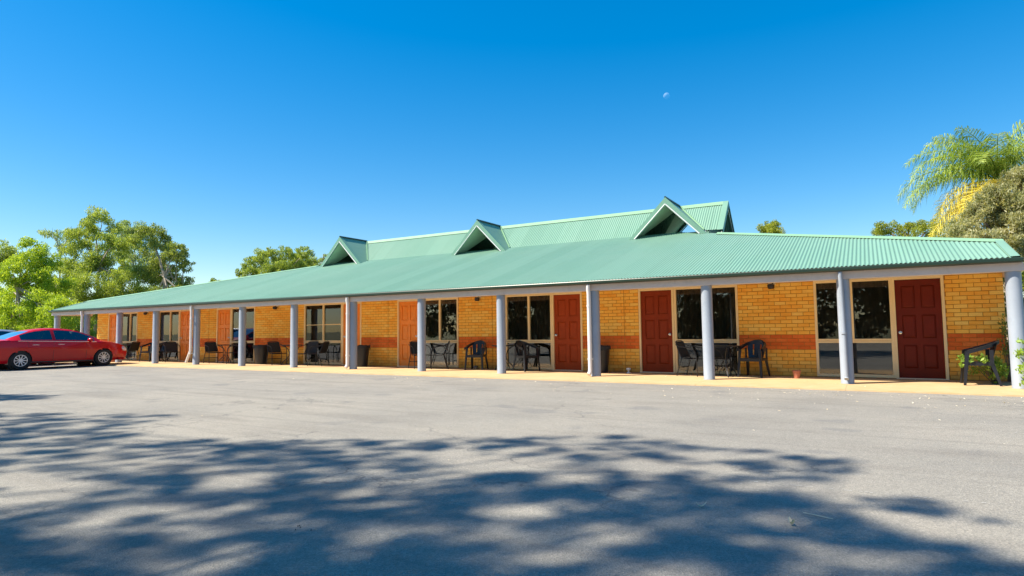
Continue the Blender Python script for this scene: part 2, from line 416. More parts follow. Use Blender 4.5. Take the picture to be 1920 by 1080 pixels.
# -- doors
def door(xa, mat, handle_left, w=.82):
    D = empty('door', (xa, WY, 0)); D.parent = BLD
    f = M(); f.bbox(-.05, 0, -.028, .09, .008, 2.2); f.bbox(w, w+.055, -.028, .09, .008, 2.2); f.bbox(0, w, -.026, .09, 2.11, 2.2)
    f.build('door_frame', MT['frame'], D)
    st = .11; mid = w/2; rows = [(.22, .72), (.86, 1.36), (1.50, 1.98)]; cols = [(st, mid-.05), (mid+.05, w-st)]
    lf = M(); y0, y1 = .018, .055
    lf.box(.004, w-.004, y0+.022, y1, .02, 2.106)
    # stiles, rails, muntins proud of the panels
    lf.box(.004, st, y0, y0+.022, .02, 2.106); lf.box(w-st, w-.004, y0, y0+.022, .02, 2.106)
    zs = [(.02, .22), (.72, .86), (1.36, 1.50), (1.98, 2.106)]
    for a, b in zs: lf.box(st, w-st, y0, y0+.022, a, b)
    for a, b in rows: lf.box(mid-.05, mid+.05, y0, y0+.022, a, b)
    lf.build('door_leaf', mat, D)
    key = (mat.name, round(w, 2))
    for a, b in rows:
        for c, d in cols:
            p = M(); i = .045; ow = d-c; oh = b-a
            v = [(0.006, .021, .006), (ow-.006, .021, .006), (ow-.006, .021, oh-.006), (.006, .021, oh-.006), (i, .002, i), (ow-i, .002, i), (ow-i, .002, oh-i), (i, .002, oh-i)]
            p.add(v, [(4, 5, 6, 7), (0, 1, 5, 4), (1, 2, 6, 5), (2, 3, 7, 6), (3, 0, 4, 7)])
            p.build('door_panel', mat, D, (c, y0, a))
    hx = .065 if handle_left else w-.065
    h = M(); h.tube([(hx, y0, .98), (hx, y0-.008, .98)], .034, 14); h.tube([(hx, y0-.006, .98), (hx, y0-.04, .98), (hx, y0-.045, .98), (hx, y0-.065, .98), (hx, y0-.072, .98)], [.012, .012, .026, .028, .014], 14)
    h.build('door_knob', MT['chrome'], D, smooth=True)
    t = M(); t.bbox(-.05, w+.05, -.05, .1, -.001, .018); t.build('threshold', MT['sill'], D)
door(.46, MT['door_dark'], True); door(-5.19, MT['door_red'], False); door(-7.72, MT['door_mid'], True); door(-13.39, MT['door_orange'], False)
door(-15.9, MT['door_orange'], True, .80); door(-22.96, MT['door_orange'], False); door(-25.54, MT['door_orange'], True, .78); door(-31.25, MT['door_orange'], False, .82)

# -- posts, downpipes, beam, gutter
HB = 2.07
PX = [-32.58+2.6768*i for i in range(14)]
pmesh = M().lathe([(.0, 0), (.122, 0), (.122, .015), (.119, .02), (.119, HB-.001), (0, HB-.001)], n=28, cap=False).mesh('post', MT['post'], 40)
for x in PX: inst('post', pmesh, BLD, (x, 0, 0))
bmm = M(); bmm.bbox(-32.86, 2.36, -.125, -.075, HB, 2.222, .004); bmm.bbox(-32.85, 2.35, .0, .12, HB+.001, 2.19, .004)
bmm.box(-32.86, -32.81, -.075, WY, HB, 2.197); bmm.box(2.31, 2.36, -.075, WY+.2, HB, 2.197)
bmm.build('verandah_beam', MT['beam'], BLD)
# shallow shadow line boards on the fascia
M().box(-32.8, 2.3, -.07, WY-.002, 2.215, 2.232).build('verandah_ceiling', MT['soffit'], BLD)
gm = M()
gp = [(-.13, 2.225), (-.24, 2.223), (-.262, 2.238), (-.262, 2.285), (-.255, 2.30), (-.245, 2.30), (-.245, 2.24), (-.14, 2.24)]
vs = [(x, y, z) for x in (-32.88, 2.34) for y, z in gp]; k = len(gp)
gm.add(vs, [(i, i+1, k+i+1, k+i) for i in range(k-1)]+[tuple(range(k)), tuple(range(2*k-1, k-1, -1))])
gm.build('gutter', MT['gutter'], BLD)
M().box(-32.86, 2.33, -.128, -.122, 2.222, 2.26).build('fascia_strip', MT['gutter'], BLD)
for i, kind in ((1, 0), (4, 1), (7, 0), (10, 0), (12, 2)):
    x = PX[i]; m = M()
    if kind == 2:
        pts = [(x-.035, -.19, 2.21), (x-.035, -.19, 2.12), (x-.03, -.165, 2.02), (x-.02, -.165, 1.2), (x-.01, -.165, .14), (x-.01, -.20, .10)]
        m.tube(pts, .042, 14); mat = MT['post']
    elif kind == 1:
        pts = [(x-.09, -.18, 2.21), (x-.09, -.18, 2.10), (x-.09, -.165, 2.0), (x-.09, -.165, .62), (x-.11, -.165, .50), (x-.36, -.165, .08)]
        m.tube(pts, .045, 14); mat = MT['pipe']
    else:
        pts = [(x-.08, -.19, 2.21), (x-.08, -.19, 2.10), (x-.08, -.165, 2.0), (x-.08, -.165, .16), (x-.085, -.18, .10), (x-.09, -.23, .05)]
        m.tube(pts, .05, 14); mat = MT['pipe']
    o = m.build('downpipe', mat, BLD, smooth=True)
    b = M()
    for zz in ((.42, 1.7) if kind != 2 else (1.0,)): b.tube([(x-.083 if kind != 2 else x-.02, -.165, zz-.02), (x-.083 if kind != 2 else x-.02, -.165, zz+.02)], .056, 14); 
    b.box(x-.13, x-.02, -.13, -.11, .40, .44) if kind != 2 else None
    b.build('pipe_clip', mat, o, smooth=True)

# -- wall lights
for x in (-1.99, -10.23, -19.35, -28.02):
    L = empty('wall_light', (x, WY-.012, 2.1)); L.parent = BLD
    M().bbox(-.07, .085, -.03, 0, .02, .11).build('back_plate', MT['sill'], L)
    b = M().tube([(.05, -.03, .08), (.05, -.09, .08), (.03, -.11, .04)], .012, 8); b.build('lamp_arm', MT['lamp_black'], L)
    hd = M(); hd.lathe([(.0, -.08), (.055, -.075), (.075, -.05), (.078, .02), (.06, .035), (0, .037)], 0, -.11, 18, cap=False); hd.build('lamp_head', MT['lamp_black'], L, smooth=40)

# -- roofs (corrugated, 76 mm pitch)
T = math.tan(R(17)); PIT = .076; AMP = .010
def zlow(y): return 2.305+T*(y+.25)
XRL, XRR = -32.60, 2.30
def ytop(x):
    yr = 1.27+.655*(2.30-x); yl = 1.27+.445*(x-XRL)
    return min(6.25, yr, yl)
def corr(x0, x1, yfun0, yfun1, zf, mat, name, nrm=(0, 0, 1), nseg=8, mi=0):
    n = int((x1-x0)/PIT*nseg); vs = []; fs = []
    for i in range(n+1):
        x = x0+(x1-x0)*i/n; a = AMP*math.cos(2*math.pi*x/PIT); d = Vector(nrm)*a
        ya, yb = yfun0(x), yfun1(x)
        for y in (ya, yb): vs.append((x+d.x, y+d.y, zf(y)+d.z))
    for i in range(n):
        if abs(vs[2*i][1]-vs[2*i+1][1]) < 1e-4 and abs(vs[2*i+2][1]-vs[2*i+3][1]) < 1e-4: continue
        fs.append((2*i, 2*i+2, 2*i+3, 2*i+1))
    m = M(); m.add(vs, fs); return m.build(name, mat, BLD, smooth=True)
lowroof = corr(XRL, XRR, lambda x: -.235, ytop, zlow, MT['roof'], 'lower_roof')
YR, ZR = 7.29, 5.34
back = corr(XRL, XRR, lambda x: 2*YR-ytop(x), lambda x: 2*YR+.235, lambda y: zlow(2*YR-y), MT['roof'], 'rear_roof', nseg=4)
# end planes (hip ends)
UX0, UX1 = -21.95, -3.95
def hipline(side, n=12):
    pts = []
    xs_ = ([XRR-(XRR-UX1)*i/n for i in range(n+1)] if side > 0 else [XRL+(UX0-XRL)*i/n for i in range(n+1)])
    for x in xs_: y = ytop(x); pts.append((x, y, zlow(y)))
    return pts
for side in (1, -1):
    hp = hipline(side); m = M(); vs = []; fs = []
    for x, y, z in hp: vs += [(x, y, z-.004), (x, 2*YR-y, z-.004)]
    for i in range(len(hp)-1): fs.append((2*i, 2*i+1, 2*i+3, 2*i+2))
    m.add(vs, fs); m.build('hip_end_roof', MT['roof'], BLD)
    for back_ in (0, 1):
        c = M(); q = [(x, 2*YR-y if back_ else y, z) for x, y, z in hp]
        # folded capping strip along the hip
        vs = []; fs = []; sg = 1 if back_ else -1
        for x, y, z in q: vs += [(x, y+sg*.23, z-.23*T+.018), (x, y+sg*.03, z+.030), (x, y-sg*.0, z+.036), (x, y-sg*.12, z+.012)]
        for i in range(len(q)-1):
            for k in range(3): fs.append((i*4+k, i*4+4+k, i*4+5+k, i*4+1+k))
        c.add(vs, fs); c.build('hip_capping', MT['roof_cap'], BLD)
    # rake flashing and fascia on the short end
    xe = XRR if side > 0 else XRL; s = side
    c = M(); y1 = ytop(xe)
    c.add([(xe, -.25, 2.325), (xe, y1, zlow(y1)+.03), (xe-s*.14, y1, zlow(y1)+.03), (xe-s*.14, -.25, 2.325),
           (xe+s*.012, -.25, 2.20), (xe+s*.012, y1, zlow(y1)-.12)], [(0, 1, 2, 3), (0, 4, 5, 1)])
    c.add([(xe, y1, zlow(y1)+.03), (xe+s*.012, y1, zlow(y1)-.12), (xe+s*.012, 2*YR-y1, zlow(y1)-.12), (xe, 2*YR-y1, zlow(y1)+.03)], [(0, 1, 2, 3)])
    c.build('rake_flashing', MT['roof'], BLD)
DC = [-5.60, -12.92, -20.25]
def offs(x): return min(abs(x-c) for c in DC)
YB = 6.23
def up0(x):
    o = offs(x); return max(YB, YR-o) if o < 1.06 else YB
corr(UX0, UX1, up0, lambda x: YR, lambda y: ZR-abs(YR-y), MT['roof'], 'upper_roof', (0, -.7, .7))
corr(UX0, UX1, lambda x: YR, lambda x: 2*YR-up0(x), lambda y: ZR-abs(YR-y), MT['roof'], 'upper_roof', (0, .7, .7), 4)
rc = M()
for a, b in ((UX0, UX1),):
    rc.add([(a, YR-.13, ZR-.10), (a, YR, ZR+.035), (a, YR+.13, ZR-.10), (b, YR-.13, ZR-.10), (b, YR, ZR+.035), (b, YR+.13, ZR-.10)], [(0, 3, 4, 1), (1, 4, 5, 2)])
rc.build('ridge_capping', MT['roof_cap'], BLD)
for xe, s in ((UX1, 1), (UX0, -1)):
    c = M()
    for q in (-1, 1):
        yb = YR+q*1.10
        c.add([(xe, yb, ZR-1.10+.022), (xe, YR, ZR+.036), (xe-s*.17, YR, ZR+.036), (xe-s*.17, yb, ZR-1.10+.022), (xe+s*.01, yb, ZR-1.25), (xe+s*.01, YR, ZR-.13)], [(0, 1, 2, 3), (0, 4, 5, 1)])
    c.build('gable_barge', MT['roof_trim'], BLD)
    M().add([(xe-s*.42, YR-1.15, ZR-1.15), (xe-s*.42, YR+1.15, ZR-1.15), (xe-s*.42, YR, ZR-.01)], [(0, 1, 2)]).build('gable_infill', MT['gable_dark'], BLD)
    tr_ = M()
    for q in (-1, 1): tr_.tube([(xe-s*.05, YR+q*1.1, ZR-1.2), (xe-s*.05, YR, ZR-.1)], .018, 4)
    tr_.build('gable_trim', MT['white'], BLD)
# attic floor under the open dormers
M().box(UX0+.4, UX1-.4, YB-.02, 2*YR-YB+.02, 4.19, 4.235).build('attic_floor', MT['roof'], BLD)
def dormer(xc):
    D = empty('dormer', (xc, 5.60, 4.10)); D.parent = BLD
    hw = 1.22; ap = 1.25; yb = YR-5.60; YE = 2*(YR-5.60)
    def off(side, thick, name, mat, up_):
        m = M(); n = 24; vs = []; fs = []
        for i in range(n+1):
            o = hw*i/n; z = ap-o+up_
            back_ = max(yb-o, yb-1.06) if True else 0
            vs += [(side*o, 0, z), (side*o, back_, z)]
        for i in range(n): fs.append((2*i, 2*i+2, 2*i+3, 2*i+1) if side < 0 else (2*i+1, 2*i+3, 2*i+2, 2*i))
        m.add(vs, fs)
        # rear half
        vs2 = [(x, YE-y, z) for x, y, z in vs]; m.add(vs2, [f[::-1] for f in fs])
        return m.build(name, mat, D)
    for sd_ in (-1, 1):
        off(sd_, 0, 'dormer_roof', MT['roof'], 0)
        off(sd_, 0, 'dormer_lining', MT['underside'], -.05)
    for y0, q in ((0, 1), (YE, -1)):
        b = M()
        for s in (-1, 1):
            # thick barge: face board and top flashing
            b.add([(s*(hw+.04), y0-q*.03, ap-hw-.04-.0), (0, y0-q*.03, ap+.03), (0, y0-q*.03, ap-.17), (s*(hw-.13), y0-q*.03, ap-hw-.04)], [(0, 1, 2, 3) if s < 0 else (3, 2, 1, 0)])
            b.add([(s*(hw+.04), y0-q*.03, ap-hw-.04), (0, y0-q*.03, ap+.03), (0, y0+q*.16, ap+.03), (s*(hw+.04), y0+q*.16, ap-hw-.04)], [(0, 3, 2, 1) if s < 0 else (0, 1, 2, 3)])
            b.add([(0, y0-q*.03, ap-.17), (s*(hw-.13), y0-q*.03, ap-hw-.04), (s*(hw-.13), y0+q*.06, ap-hw-.04), (0, y0+q*.06, ap-.17)], [(0, 1, 2, 3)])
        b.build('barge_board', MT['roof_trim'], D)
        t = M()
        for s in (-1, 1): t.tube([(s*(hw-.16), y0-q*.045, ap-hw-.04), (0, y0-q*.045, ap-.20)], .02, 4)
        t.build('white_trim', MT['white'], D)
    cp = M().tube([(0, -.02, ap+.035), (0, yb, ap+.035)], .035, 6); cp.build('dormer_ridge_cap', MT['gutter'], D)
    vl = M()
    vl.tube([(-.05, yb-.05, ap+.0), (-1.06, yb-1.06, ap-1.04)], .03, 4); vl.tube([(.05, yb-.05, ap+.0), (1.06, yb-1.06, ap-1.04)], .03, 4)
    vl.build('valley_flashing', MT['roof_cap'], D)
    sl = M().box(-hw+.1, hw-.1, yb-1.08, yb-1.0, .10, .16); sl.build('sill_board', MT['white'], D)
for c_ in DC: dormer(c_)
# apron flashing where the two slopes meet
M().add([(UX0, YB-.12, zlow(YB-.12)+.022), (UX1, YB-.12, zlow(YB-.12)+.022), (UX1, YB+.05, 4.36), (UX0, YB+.05, 4.36)], [(0, 1, 2, 3)])
#DETAILS

# ------------------------------------------------------------------ foliage tools
def leaf_arrays(cl, per, ln, wd, rs, droop=.5, flat=.75, shell=.55):
    """cl: list of (x,y,z,r) ; returns quad vertex array"""
    out = []
    for (x, y, z, r) in cl:
        n = max(6, int(per*(r**2))) if per < 1e6 else int(per)
        d = rs.normal(size=(n, 3)); d /= np.linalg.norm(d, axis=1)[:, None]
        rad = r*(shell+(1-shell)*rs.uniform(0, 1, n)**.6)*rs.uniform(.75, 1.12, n)
        p = d*rad[:, None]*np.array([1, 1, flat])+np.array([x, y, z])
        a = rs.normal(size=(n, 3)); a[:, 2] -= droop*2.2; a /= np.linalg.norm(a, axis=1)[:, None]
        b = np.cross(a, rs.normal(size=(n, 3))); b /= np.linalg.norm(b, axis=1)[:, None]
        L = ln*rs.uniform(.6, 1.4, n)[:, None]; W = wd*rs.uniform(.6, 1.3, n)[:, None]
        q = np.stack([p-a*L*.5, p+b*W*.5, p+a*L*.5, p-b*W*.5], 1)
        out.append(q)
    return np.concatenate(out)
def quads_mesh(name, Q, mat):
    me = bpy.data.meshes.new(name); n = len(Q)
    me.vertices.add(n*4); me.vertices.foreach_set('co', Q.reshape(-1).astype(np.float32))
    me.loops.add(n*4); me.loops.foreach_set('vertex_index', np.arange(n*4, dtype=np.int32))
    me.polygons.add(n); me.polygons.foreach_set('loop_start', np.arange(0, n*4, 4, dtype=np.int32))
    me.polygons.foreach_set('loop_total', np.full(n, 4, dtype=np.int32))
    me.materials.append(mat); me.update(); return me
def subclumps(lobes, k, rs, shrink=.42):
    out = []
    for x, y, z, r in lobes:
        for i in range(k):
            d = rs.normal(size=3); d /= np.linalg.norm(d); d[2] = d[2]*.85+.12
            q = r*rs.uniform(.45, .95)
            out.append((x+d[0]*q, y+d[1]*q, z+d[2]*q, r*shrink*rs.uniform(.6, 1.25)))
    return out
def tree(name, label, base, lobes, mat, bark, seed, k=9, per=300, ln=.2, wd=.06, droop=.5, cat='tree', group=None, tr=.16, nlimb=None, forks=1, local=True, shrink=.46, fine=True):
    rs = np.random.RandomState(seed); rr = random.Random(seed)
    Tn = tag(empty(name, base), label, cat, group)
    lb = [(x-base[0], y-base[1], z-base[2], r) for x, y, z, r in lobes] if local else lobes
    cl = subclumps(lb, k, rs, shrink)
    if fine: per, ln, wd = per*2.6, ln*.62, wd*.72
    Q = leaf_arrays(cl, per, ln, wd, rs, droop, .85, .35)
    me = quads_mesh('crown', Q, MT[mat]); inst('crown', me, Tn)
    m = M(); cx = sum(l[0] for l in lb)/len(lb); cy = sum(l[1] for l in lb)/len(lb); zt = max(l[2] for l in lb); zm = min(l[2] for l in lb)
    H = max(zm*.8, zt*.35)
    for f_ in range(forks):
        a = rr.uniform(0, 6.28); ox, oy = (.0, .0) if forks == 1 else (math.cos(a)*.3, math.sin(a)*.3)
        top = Vector((cx*.55+ox*3, cy*.55+oy*3, H+rr.uniform(0, .4)*zt))
        m.tube([(ox, oy, -.1), (ox*1.2+top.x*.15, oy*1.2+top.y*.15, H*.35), (top.x*.5, top.y*.5, H*.75), top], [tr, tr*.8, tr*.62, tr*.42], 8)
        for (x, y, z, r) in (lb if nlimb is None else rr.sample(lb, min(nlimb, len(lb)))):
            mid = top.lerp(Vector((x, y, z)), .5)+Vector((rr.uniform(-.25, .25), rr.uniform(-.25, .25), rr.uniform(-.1, .3)))
            m.tube([top*.92, mid, (x, y, z), (x+rr.uniform(-.3, .3)*r, y, z+r*.6)], [tr*.4, tr*.25, tr*.14, tr*.05], 5)
    m.build('trunk', MT[bark], Tn, smooth=True)
    return Tn

L = {
'airy':[(-71.17, 15.77, 11.35, 1.19), (-71.15, 16.28, 9.66, 1.09), (-68.54, 16.7, 11.45, 0.96), (-69.97, 16.64, 8.09, 1.29), (-72.25, 16.18, 8.2, 0.87)],
'main':[(-56.19, 13.11, 10.35, 1.63), (-58.59, 12.52, 9.25, 1.47), (-53.68, 13.49, 8.81, 1.51), (-57.33, 12.5, 7.32, 1.9), (-56.82, 14.58, 7.19, 1.96), (-60.5, 12.53, 6.22, 1.68), (-55.05, 12.22, 5.02, 1.98), (-53.04, 13.78, 5.01, 1.77), (-56.59, 11.08, 3.72, 1.75), (-55.85, 13.37, 3.09, 1.8), (-52.0, 13.7, 3.21, 1.57)],
'back':[(-66.32, 20.86, 12.24, 1.23), (-65.94, 21.56, 10.78, 1.46), (-66.41, 20.39, 9.84, 1.44), (-65.26, 21.7, 8.21, 1.67), (-65.43, 22.68, 5.76, 1.92)],
'right':[(-50.45, 14.18, 9.02, 1.31), (-50.31, 14.92, 7.68, 1.5), (-48.02, 14.81, 7.68, 1.03), (-48.22, 15.54, 6.63, 0.87), (-49.63, 16.16, 5.2, 1.25), (-51.38, 15.1, 5.81, 1.6), (-48.18, 14.43, 3.97, 1.28), (-49.86, 13.8, 3.15, 1.45), (-46.79, 14.99, 3.94, 0.85)],
'yellow':[(-49.9, 5.48, 6.56, 1.17), (-49.56, 6.42, 6.33, 1.04), (-49.58, 4.55, 5.37, 1.22), (-49.22, 5.83, 4.79, 1.54), (-49.86, 7.27, 4.33, 1.29), (-52.45, 5.81, 3.8, 1.59), (-47.25, 5.33, 2.96, 1.41), (-49.44, 4.49, 2.29, 1.28), (-45.96, 5.78, 2.45, 1.19)],
'farleft':[(-67.03, 10.27, 8.73, 1.05), (-68.05, 10.14, 7.43, 1.25), (-67.97, 9.3, 6.4, 1.61), (-68.19, 9.83, 4.53, 1.91), (-69.8, 9.47, 8.46, 1.46)],
'mid':[(-53.4, 24.29, 7.0, 0.47), (-52.88, 25.27, 7.73, 0.95), (-50.07, 24.94, 8.14, 1.23), (-49.25, 26.45, 8.02, 1.46), (-48.97, 28.36, 8.38, 1.39), (-48.09, 28.95, 7.62, 0.96), (-49.25, 24.59, 8.87, 0.61), (-48.35, 25.51, 8.7, 0.92), (-46.08, 26.11, 8.69, 0.81), (-52.0, 24.63, 6.58, 1.14), (-48.38, 24.83, 6.65, 1.52), (-47.55, 27.29, 6.77, 1.56), (-55.94, 23.35, 5.91, 0.74), (-51.0, 24.33, 8.25, 0.51)],
'small':[(-57.23, 39.09, 10.2, 0.59), (-57.84, 39.15, 9.59, 0.66), (-57.59, 38.42, 8.46, 0.91)],
'rcrown':[(-8.13, 44.58, 9.87, 0.72), (-7.18, 45.49, 10.05, 0.72), (-7.59, 44.34, 9.31, 0.95), (-6.73, 45.33, 9.55, 0.57), (-7.72, 45.59, 10.21, 0.44)],
'rback':[(0.8, 21.09, 5.89, 0.44), (1.37, 21.8, 5.82, 0.42), (1.94, 21.17, 5.74, 0.46), (2.6, 22.06, 5.74, 0.52), (3.23, 23.32, 5.64, 0.59), (0.57, 21.78, 5.68, 0.37), (1.63, 20.64, 5.28, 0.56)],
'grey':[(3.77, 10.11, 4.93, 0.53), (3.28, 10.16, 4.42, 0.54), (3.93, 9.78, 4.16, 0.55), (2.67, 9.47, 4.04, 0.46), (2.22+.3, 9.92, 3.94, 0.38), (4.49, 11.12, 5.54, 0.58), (4.31, 9.67, 4.43, 0.64), (3.67, 9.52, 3.58, 0.52), (2.94, 8.8, 3.56, 0.45), (4.59, 10.5, 3.54, 0.66)],
'bushA':[(-47.77, 4.61, 1.71, 0.42), (-47.04, 5.2, 1.9, 0.49), (-45.82, 5.45, 1.68, 0.42), (-47.28, 4.86, 1.42, 0.49), (-45.91, 6.11, 1.47, 0.49)],
'bushB':[(-47.3, 7.17, 2.06, 0.51), (-47.02, 7.55, 1.61, 0.59), (-45.85, 7.73, 1.89, 0.44), (-46.03, 7.93, 1.27, 0.51), (-47.94, 7.26, 1.29, 0.52), (-46.87, 7.79, 2.49, 0.33)],
}
def sc(l, f): return [(x, y, z, r*f) for x, y, z, r in l]
tree('gum_tree', 'tall airy blue-green gum tree, thin crown with sky through it, behind the yellow-green one', (-70.5, 16.3, -.05), sc(L['airy'], 1), 'leaf_blue', 'bark', 1, 8, 190, .34, .1, .9, shrink=.36)
tree('gum_tree', 'broad olive-green gum tree, tallest full crown of the left-hand trees, above the roof corner', (-56.4, 13, -.05), sc(L['main'], 1.0), 'leaf_gum', 'bark', 2, 26, 400, .26, .085, .9, shrink=.31, tr=.22)
tree('gum_tree', 'dark green gum tree top rising behind the broad olive-green tree', (-65.8, 21.3, -.05), sc(L['back'], 1.1), 'leaf_blue', 'bark', 3, 12, 260, .32, .1, .7)
tree('gum_tree', 'dark-gapped gum tree with pale limbs, rightmost of the left-hand trees', (-49.6, 14.9, -.05), sc(L['right'], .98), 'leaf_dark', 'bark', 4, 26, 380, .26, .085, .9, shrink=.31, tr=.2, forks=2)
tree('wattle_tree', 'bright yellow-green bushy tree behind the red car', (-49.4, 5.6, -.05), sc(L['yellow'], 1.04), 'leaf_yellow', 'bark', 5, 26, 380, .24, .085, .8, shrink=.32, forks=2)
tree('gum_tree', 'darker green tree cut off by the left edge of the view', (-68, 9.9, -.05), sc(L['farleft'], 1.1), 'leaf_gum', 'bark', 6, 12, 240, .32, .1, .7)
tree('gum_tree', 'spiky-topped olive gum tree standing behind the motel roof, left of the first dormer', (-49.2, 26.2, -.05), sc(L['mid'], 1.0), 'leaf_gum', 'bark', 7, 26, 400, .26, .085, .9, shrink=.31)
tree('gum_tree', 'small hazy tree top peeping out beside the leftmost dormer', (-57.5, 38.9, -.05), sc(L['small'], 1.1), 'leaf_blue', 'bark', 8, 9, 300, .3, .1, .6)
tree('round_tree', 'small rounded golden-green tree crown showing above the roof right of the gable end', (-7.5, 45, -.05), sc(L['rcrown'], 1.05), 'leaf_golden', 'bark', 9, 12, 520, .22, .08, .3)
tree('garden_tree', 'low golden-green tree tops behind the roof, left of the palm', (1.9, 21.5, -.05), sc(L['rback'], 1.1), 'leaf_golden', 'bark_dark', 10, 11, 900, .16, .05, .4)
tree('bottlebrush_tree', 'dense grey-green bottlebrush tree hanging over the right end of the roof', (3.9, 10.2, -.05), sc(L['grey'], 1.08)+[(4.9, 10.0, 5.2, .6), (4.2, 9.6, 2.6, .8), (3.6, 9.6, 3.0, .6), (5.0, 10.3, 4.6, .7), (3.55, 10.0, 5.0, .5), (4.2, 10.4, 5.5, .5), (3.0, 9.8, 4.6, .42)], 'leaf_grey', 'bark_dark', 11, 20, 1100, .19, .042, .5)
tree('shrub', 'low yellow-green bush just behind the roof of the red car', (-46.8, 5.3, -.05), L['bushA']+[(-46.8, 5.3, .9, .8), (-46, 5.8, .8, .6), (-47.6, 4.8, .8, .6)], 'leaf_yellow', 'bark_dark', 12, 11, 500, .14, .06, .3, cat='shrub', tr=.06)
tree('shrub', 'green bush seen under the verandah corner between the first two posts', (-46.7, 7.6, -.05), L['bushB']+[(-46.8, 7.6, .8, .8)], 'leaf_fresh', 'bark_dark', 13, 11, 500, .14, .06, .3, cat='shrub', tr=.06)
rs = np.random.RandomState(5)
tree('shrub', 'tall dark green shrub filling the gap beside the right end of the brick wall', (3.6, 2.6, -.05), [(2.9+rs.uniform(0, 2.2), 1.9+rs.uniform(0, 3.5), rs.uniform(.4, 2.3), rs.uniform(.4, .6)) for _ in range(22)], 'leaf_dark', 'bark_dark', 14, 9, 700, .13, .07, .3, cat='shrub', tr=.05, nlimb=8)
# dense understorey behind: cannot be counted, one mass
rs = np.random.RandomState(21)
cl = []
for i in range(260):
    t = rs.uniform(0, 1); x = -78+t*34; y = 8+t*16+rs.uniform(-3, 3); z = rs.uniform(.3, 2.6)+rs.uniform(0, 1)*1.3*(1 if t < .8 else .3)
    cl.append((x, y, z, rs.uniform(.7, 1.4)))
o = inst('undergrowth', quads_mesh('undergrowth', leaf_arrays(cl, 170, .3, .11, rs, .5), MT['leaf_gum'])); tag(o, 'mass of olive scrub under the gum trees behind the parked cars', 'undergrowth', kind='stuff')
cl = []
for i in range(150):
    t = rs.uniform(0, 1); cl.append((-44+t*60, 30+rs.uniform(-4, 4), rs.uniform(.3, 2.5), rs.uniform(.7, 1.3)))
o = inst('undergrowth', quads_mesh('undergrowth', leaf_arrays(cl, 110, .3, .11, rs, .5), MT['leaf_dark'])); tag(o, 'dark scrub growing in a strip behind the motel', 'undergrowth', kind='stuff')

# ------------------------------------------------------------------ palm
def palm(base, H):
    P = tag(empty('palm_tree', base), 'queen palm with arching feathery fronds, some yellow, behind the bottlebrush at right', 'palm tree')
    rr = random.Random(4); m = M()
    m.tube([(0, 0, -.1), (.05, 0, H*.4), (.02, .03, H*.8), (0, 0, H)], [.2, .16, .14, .12], 12); m.build('trunk', MT['bark'], P, smooth=True)
    M().tube([(0, 0, H-.9), (0, 0, H-.3), (0, 0, H+.15)], [.13, .15, .07], 12).build('crownshaft', MT['leaf_fresh'], P, smooth=True)
    # az in degrees (0 = +x), rise, length, droop, yellow
    F = [(190, 1.05, 3.2, 1.55, 0), (205, .75, 3.3, 1.7, 0), (178, .45, 3.4, 1.6, 0), (196, .1, 3.2, 1.2, 0), (184, 1.9, 2.6, 1.1, 0), (215, 2.2, 2.3, .9, 0), (165, 1.2, 2.3, 1.2, 0), (218, 1.3, 2.2, 1.2, 0),
         (140, 1.0, 2.5, 1.5, 0), (250, .9, 2.4, 1.7, 0), (10, 1.1, 2.6, 1.5, 0), (330, .9, 2.6, 1.7, 0), (300, 1.1, 2.4, 1.6, 0), (60, 1.0, 2.5, 1.6, 0), (100, .9, 2.4, 1.5, 0), (20, .3, 2.7, 1.5, 0),
         (200, -.2, 2.5, 1.3, 1), (232, -.45, 2.2, .9, 1), (182, -.5, 2.6, .9, 1), (196, .3, 3.3, 1.7, 0), (186, .15, 3.0, 1.5, 0), (192, -.9, 2.4, .5, 1), (205, -1.3, 2.2, .3, 1), (198, -.75, 3.0, .7, 1), (190, -1.5, 2.6, .25, 1), (176, -1.0, 2.5, .4, 1), (214, -.7, 2.4, .8, 1), (172, 1.7, 2.7, 1.2, 0), (340, 2.6, 2.4, .8, 0), (10, 2.0, 2.4, 1.0, 0), (270, -.4, 1.8, .8, 1), (340, -.4, 1.9, .8, 1), (90, -.4, 1.9, .9, 1), (188, .75, 1.8, 1.4, 0), (350, 1.4, 2.2, 1.0, 0), (265, 1.45, 1.9, .9, 0)]
    for az, rise, ln, dr, ye in F:
        a = R(az); d = Vector((math.cos(a), math.sin(a), 0)); n = 26; pts = []
        p = Vector((0, 0, H)); ang = math.atan(rise)+.25
        for i in range(n+1):
            pts.append(p.copy()); ang -= dr*1.25/n*(0.4+1.2*i/n); p = p+(d*math.cos(ang)+Vector((0, 0, math.sin(ang))))*(ln/n)
        fr = M(); fr.tube(pts[::2], [.026*(1-.8*i/13) for i in range(14)], 5)
        side = d.cross(Vector((0, 0, 1))); vs = []; fs = []
        for i in range(3, n+1):
            t = i/n; tl = .78*math.sin(math.pi*min(1, .12+t*.85))**.6*rr.uniform(.85, 1.1)
            tang = (pts[i]-pts[i-1]).normalized(); nrm = side.cross(tang)
            for s in (-1, 1):
                for q in range(3):
                    o = pts[i]-tang*(ln/n)*q/3
                    dv = (side*s*rr.uniform(.65, 1.0)+tang*rr.uniform(.3, .7)+nrm*rr.uniform(-.3, .5)).normalized()
                    mid = o+dv*tl*.5; end = mid+(dv*.55+Vector((0, 0, -rr.uniform(.5, 1.2)))).normalized()*tl*.62
                    wv = tang*.011
                    k = len(vs); vs += [o-wv*.6, o+wv*.6, mid+wv, mid-wv, end]; fs += [(k, k+1, k+2, k+3), (k+3, k+2, k+4)]
        fr.add(vs, fs)
        o = fr.build('frond', MT['leaf_palmyellow' if ye else 'leaf_palm'], P)
        if ye: o['label'] = 'drooping yellow frond'
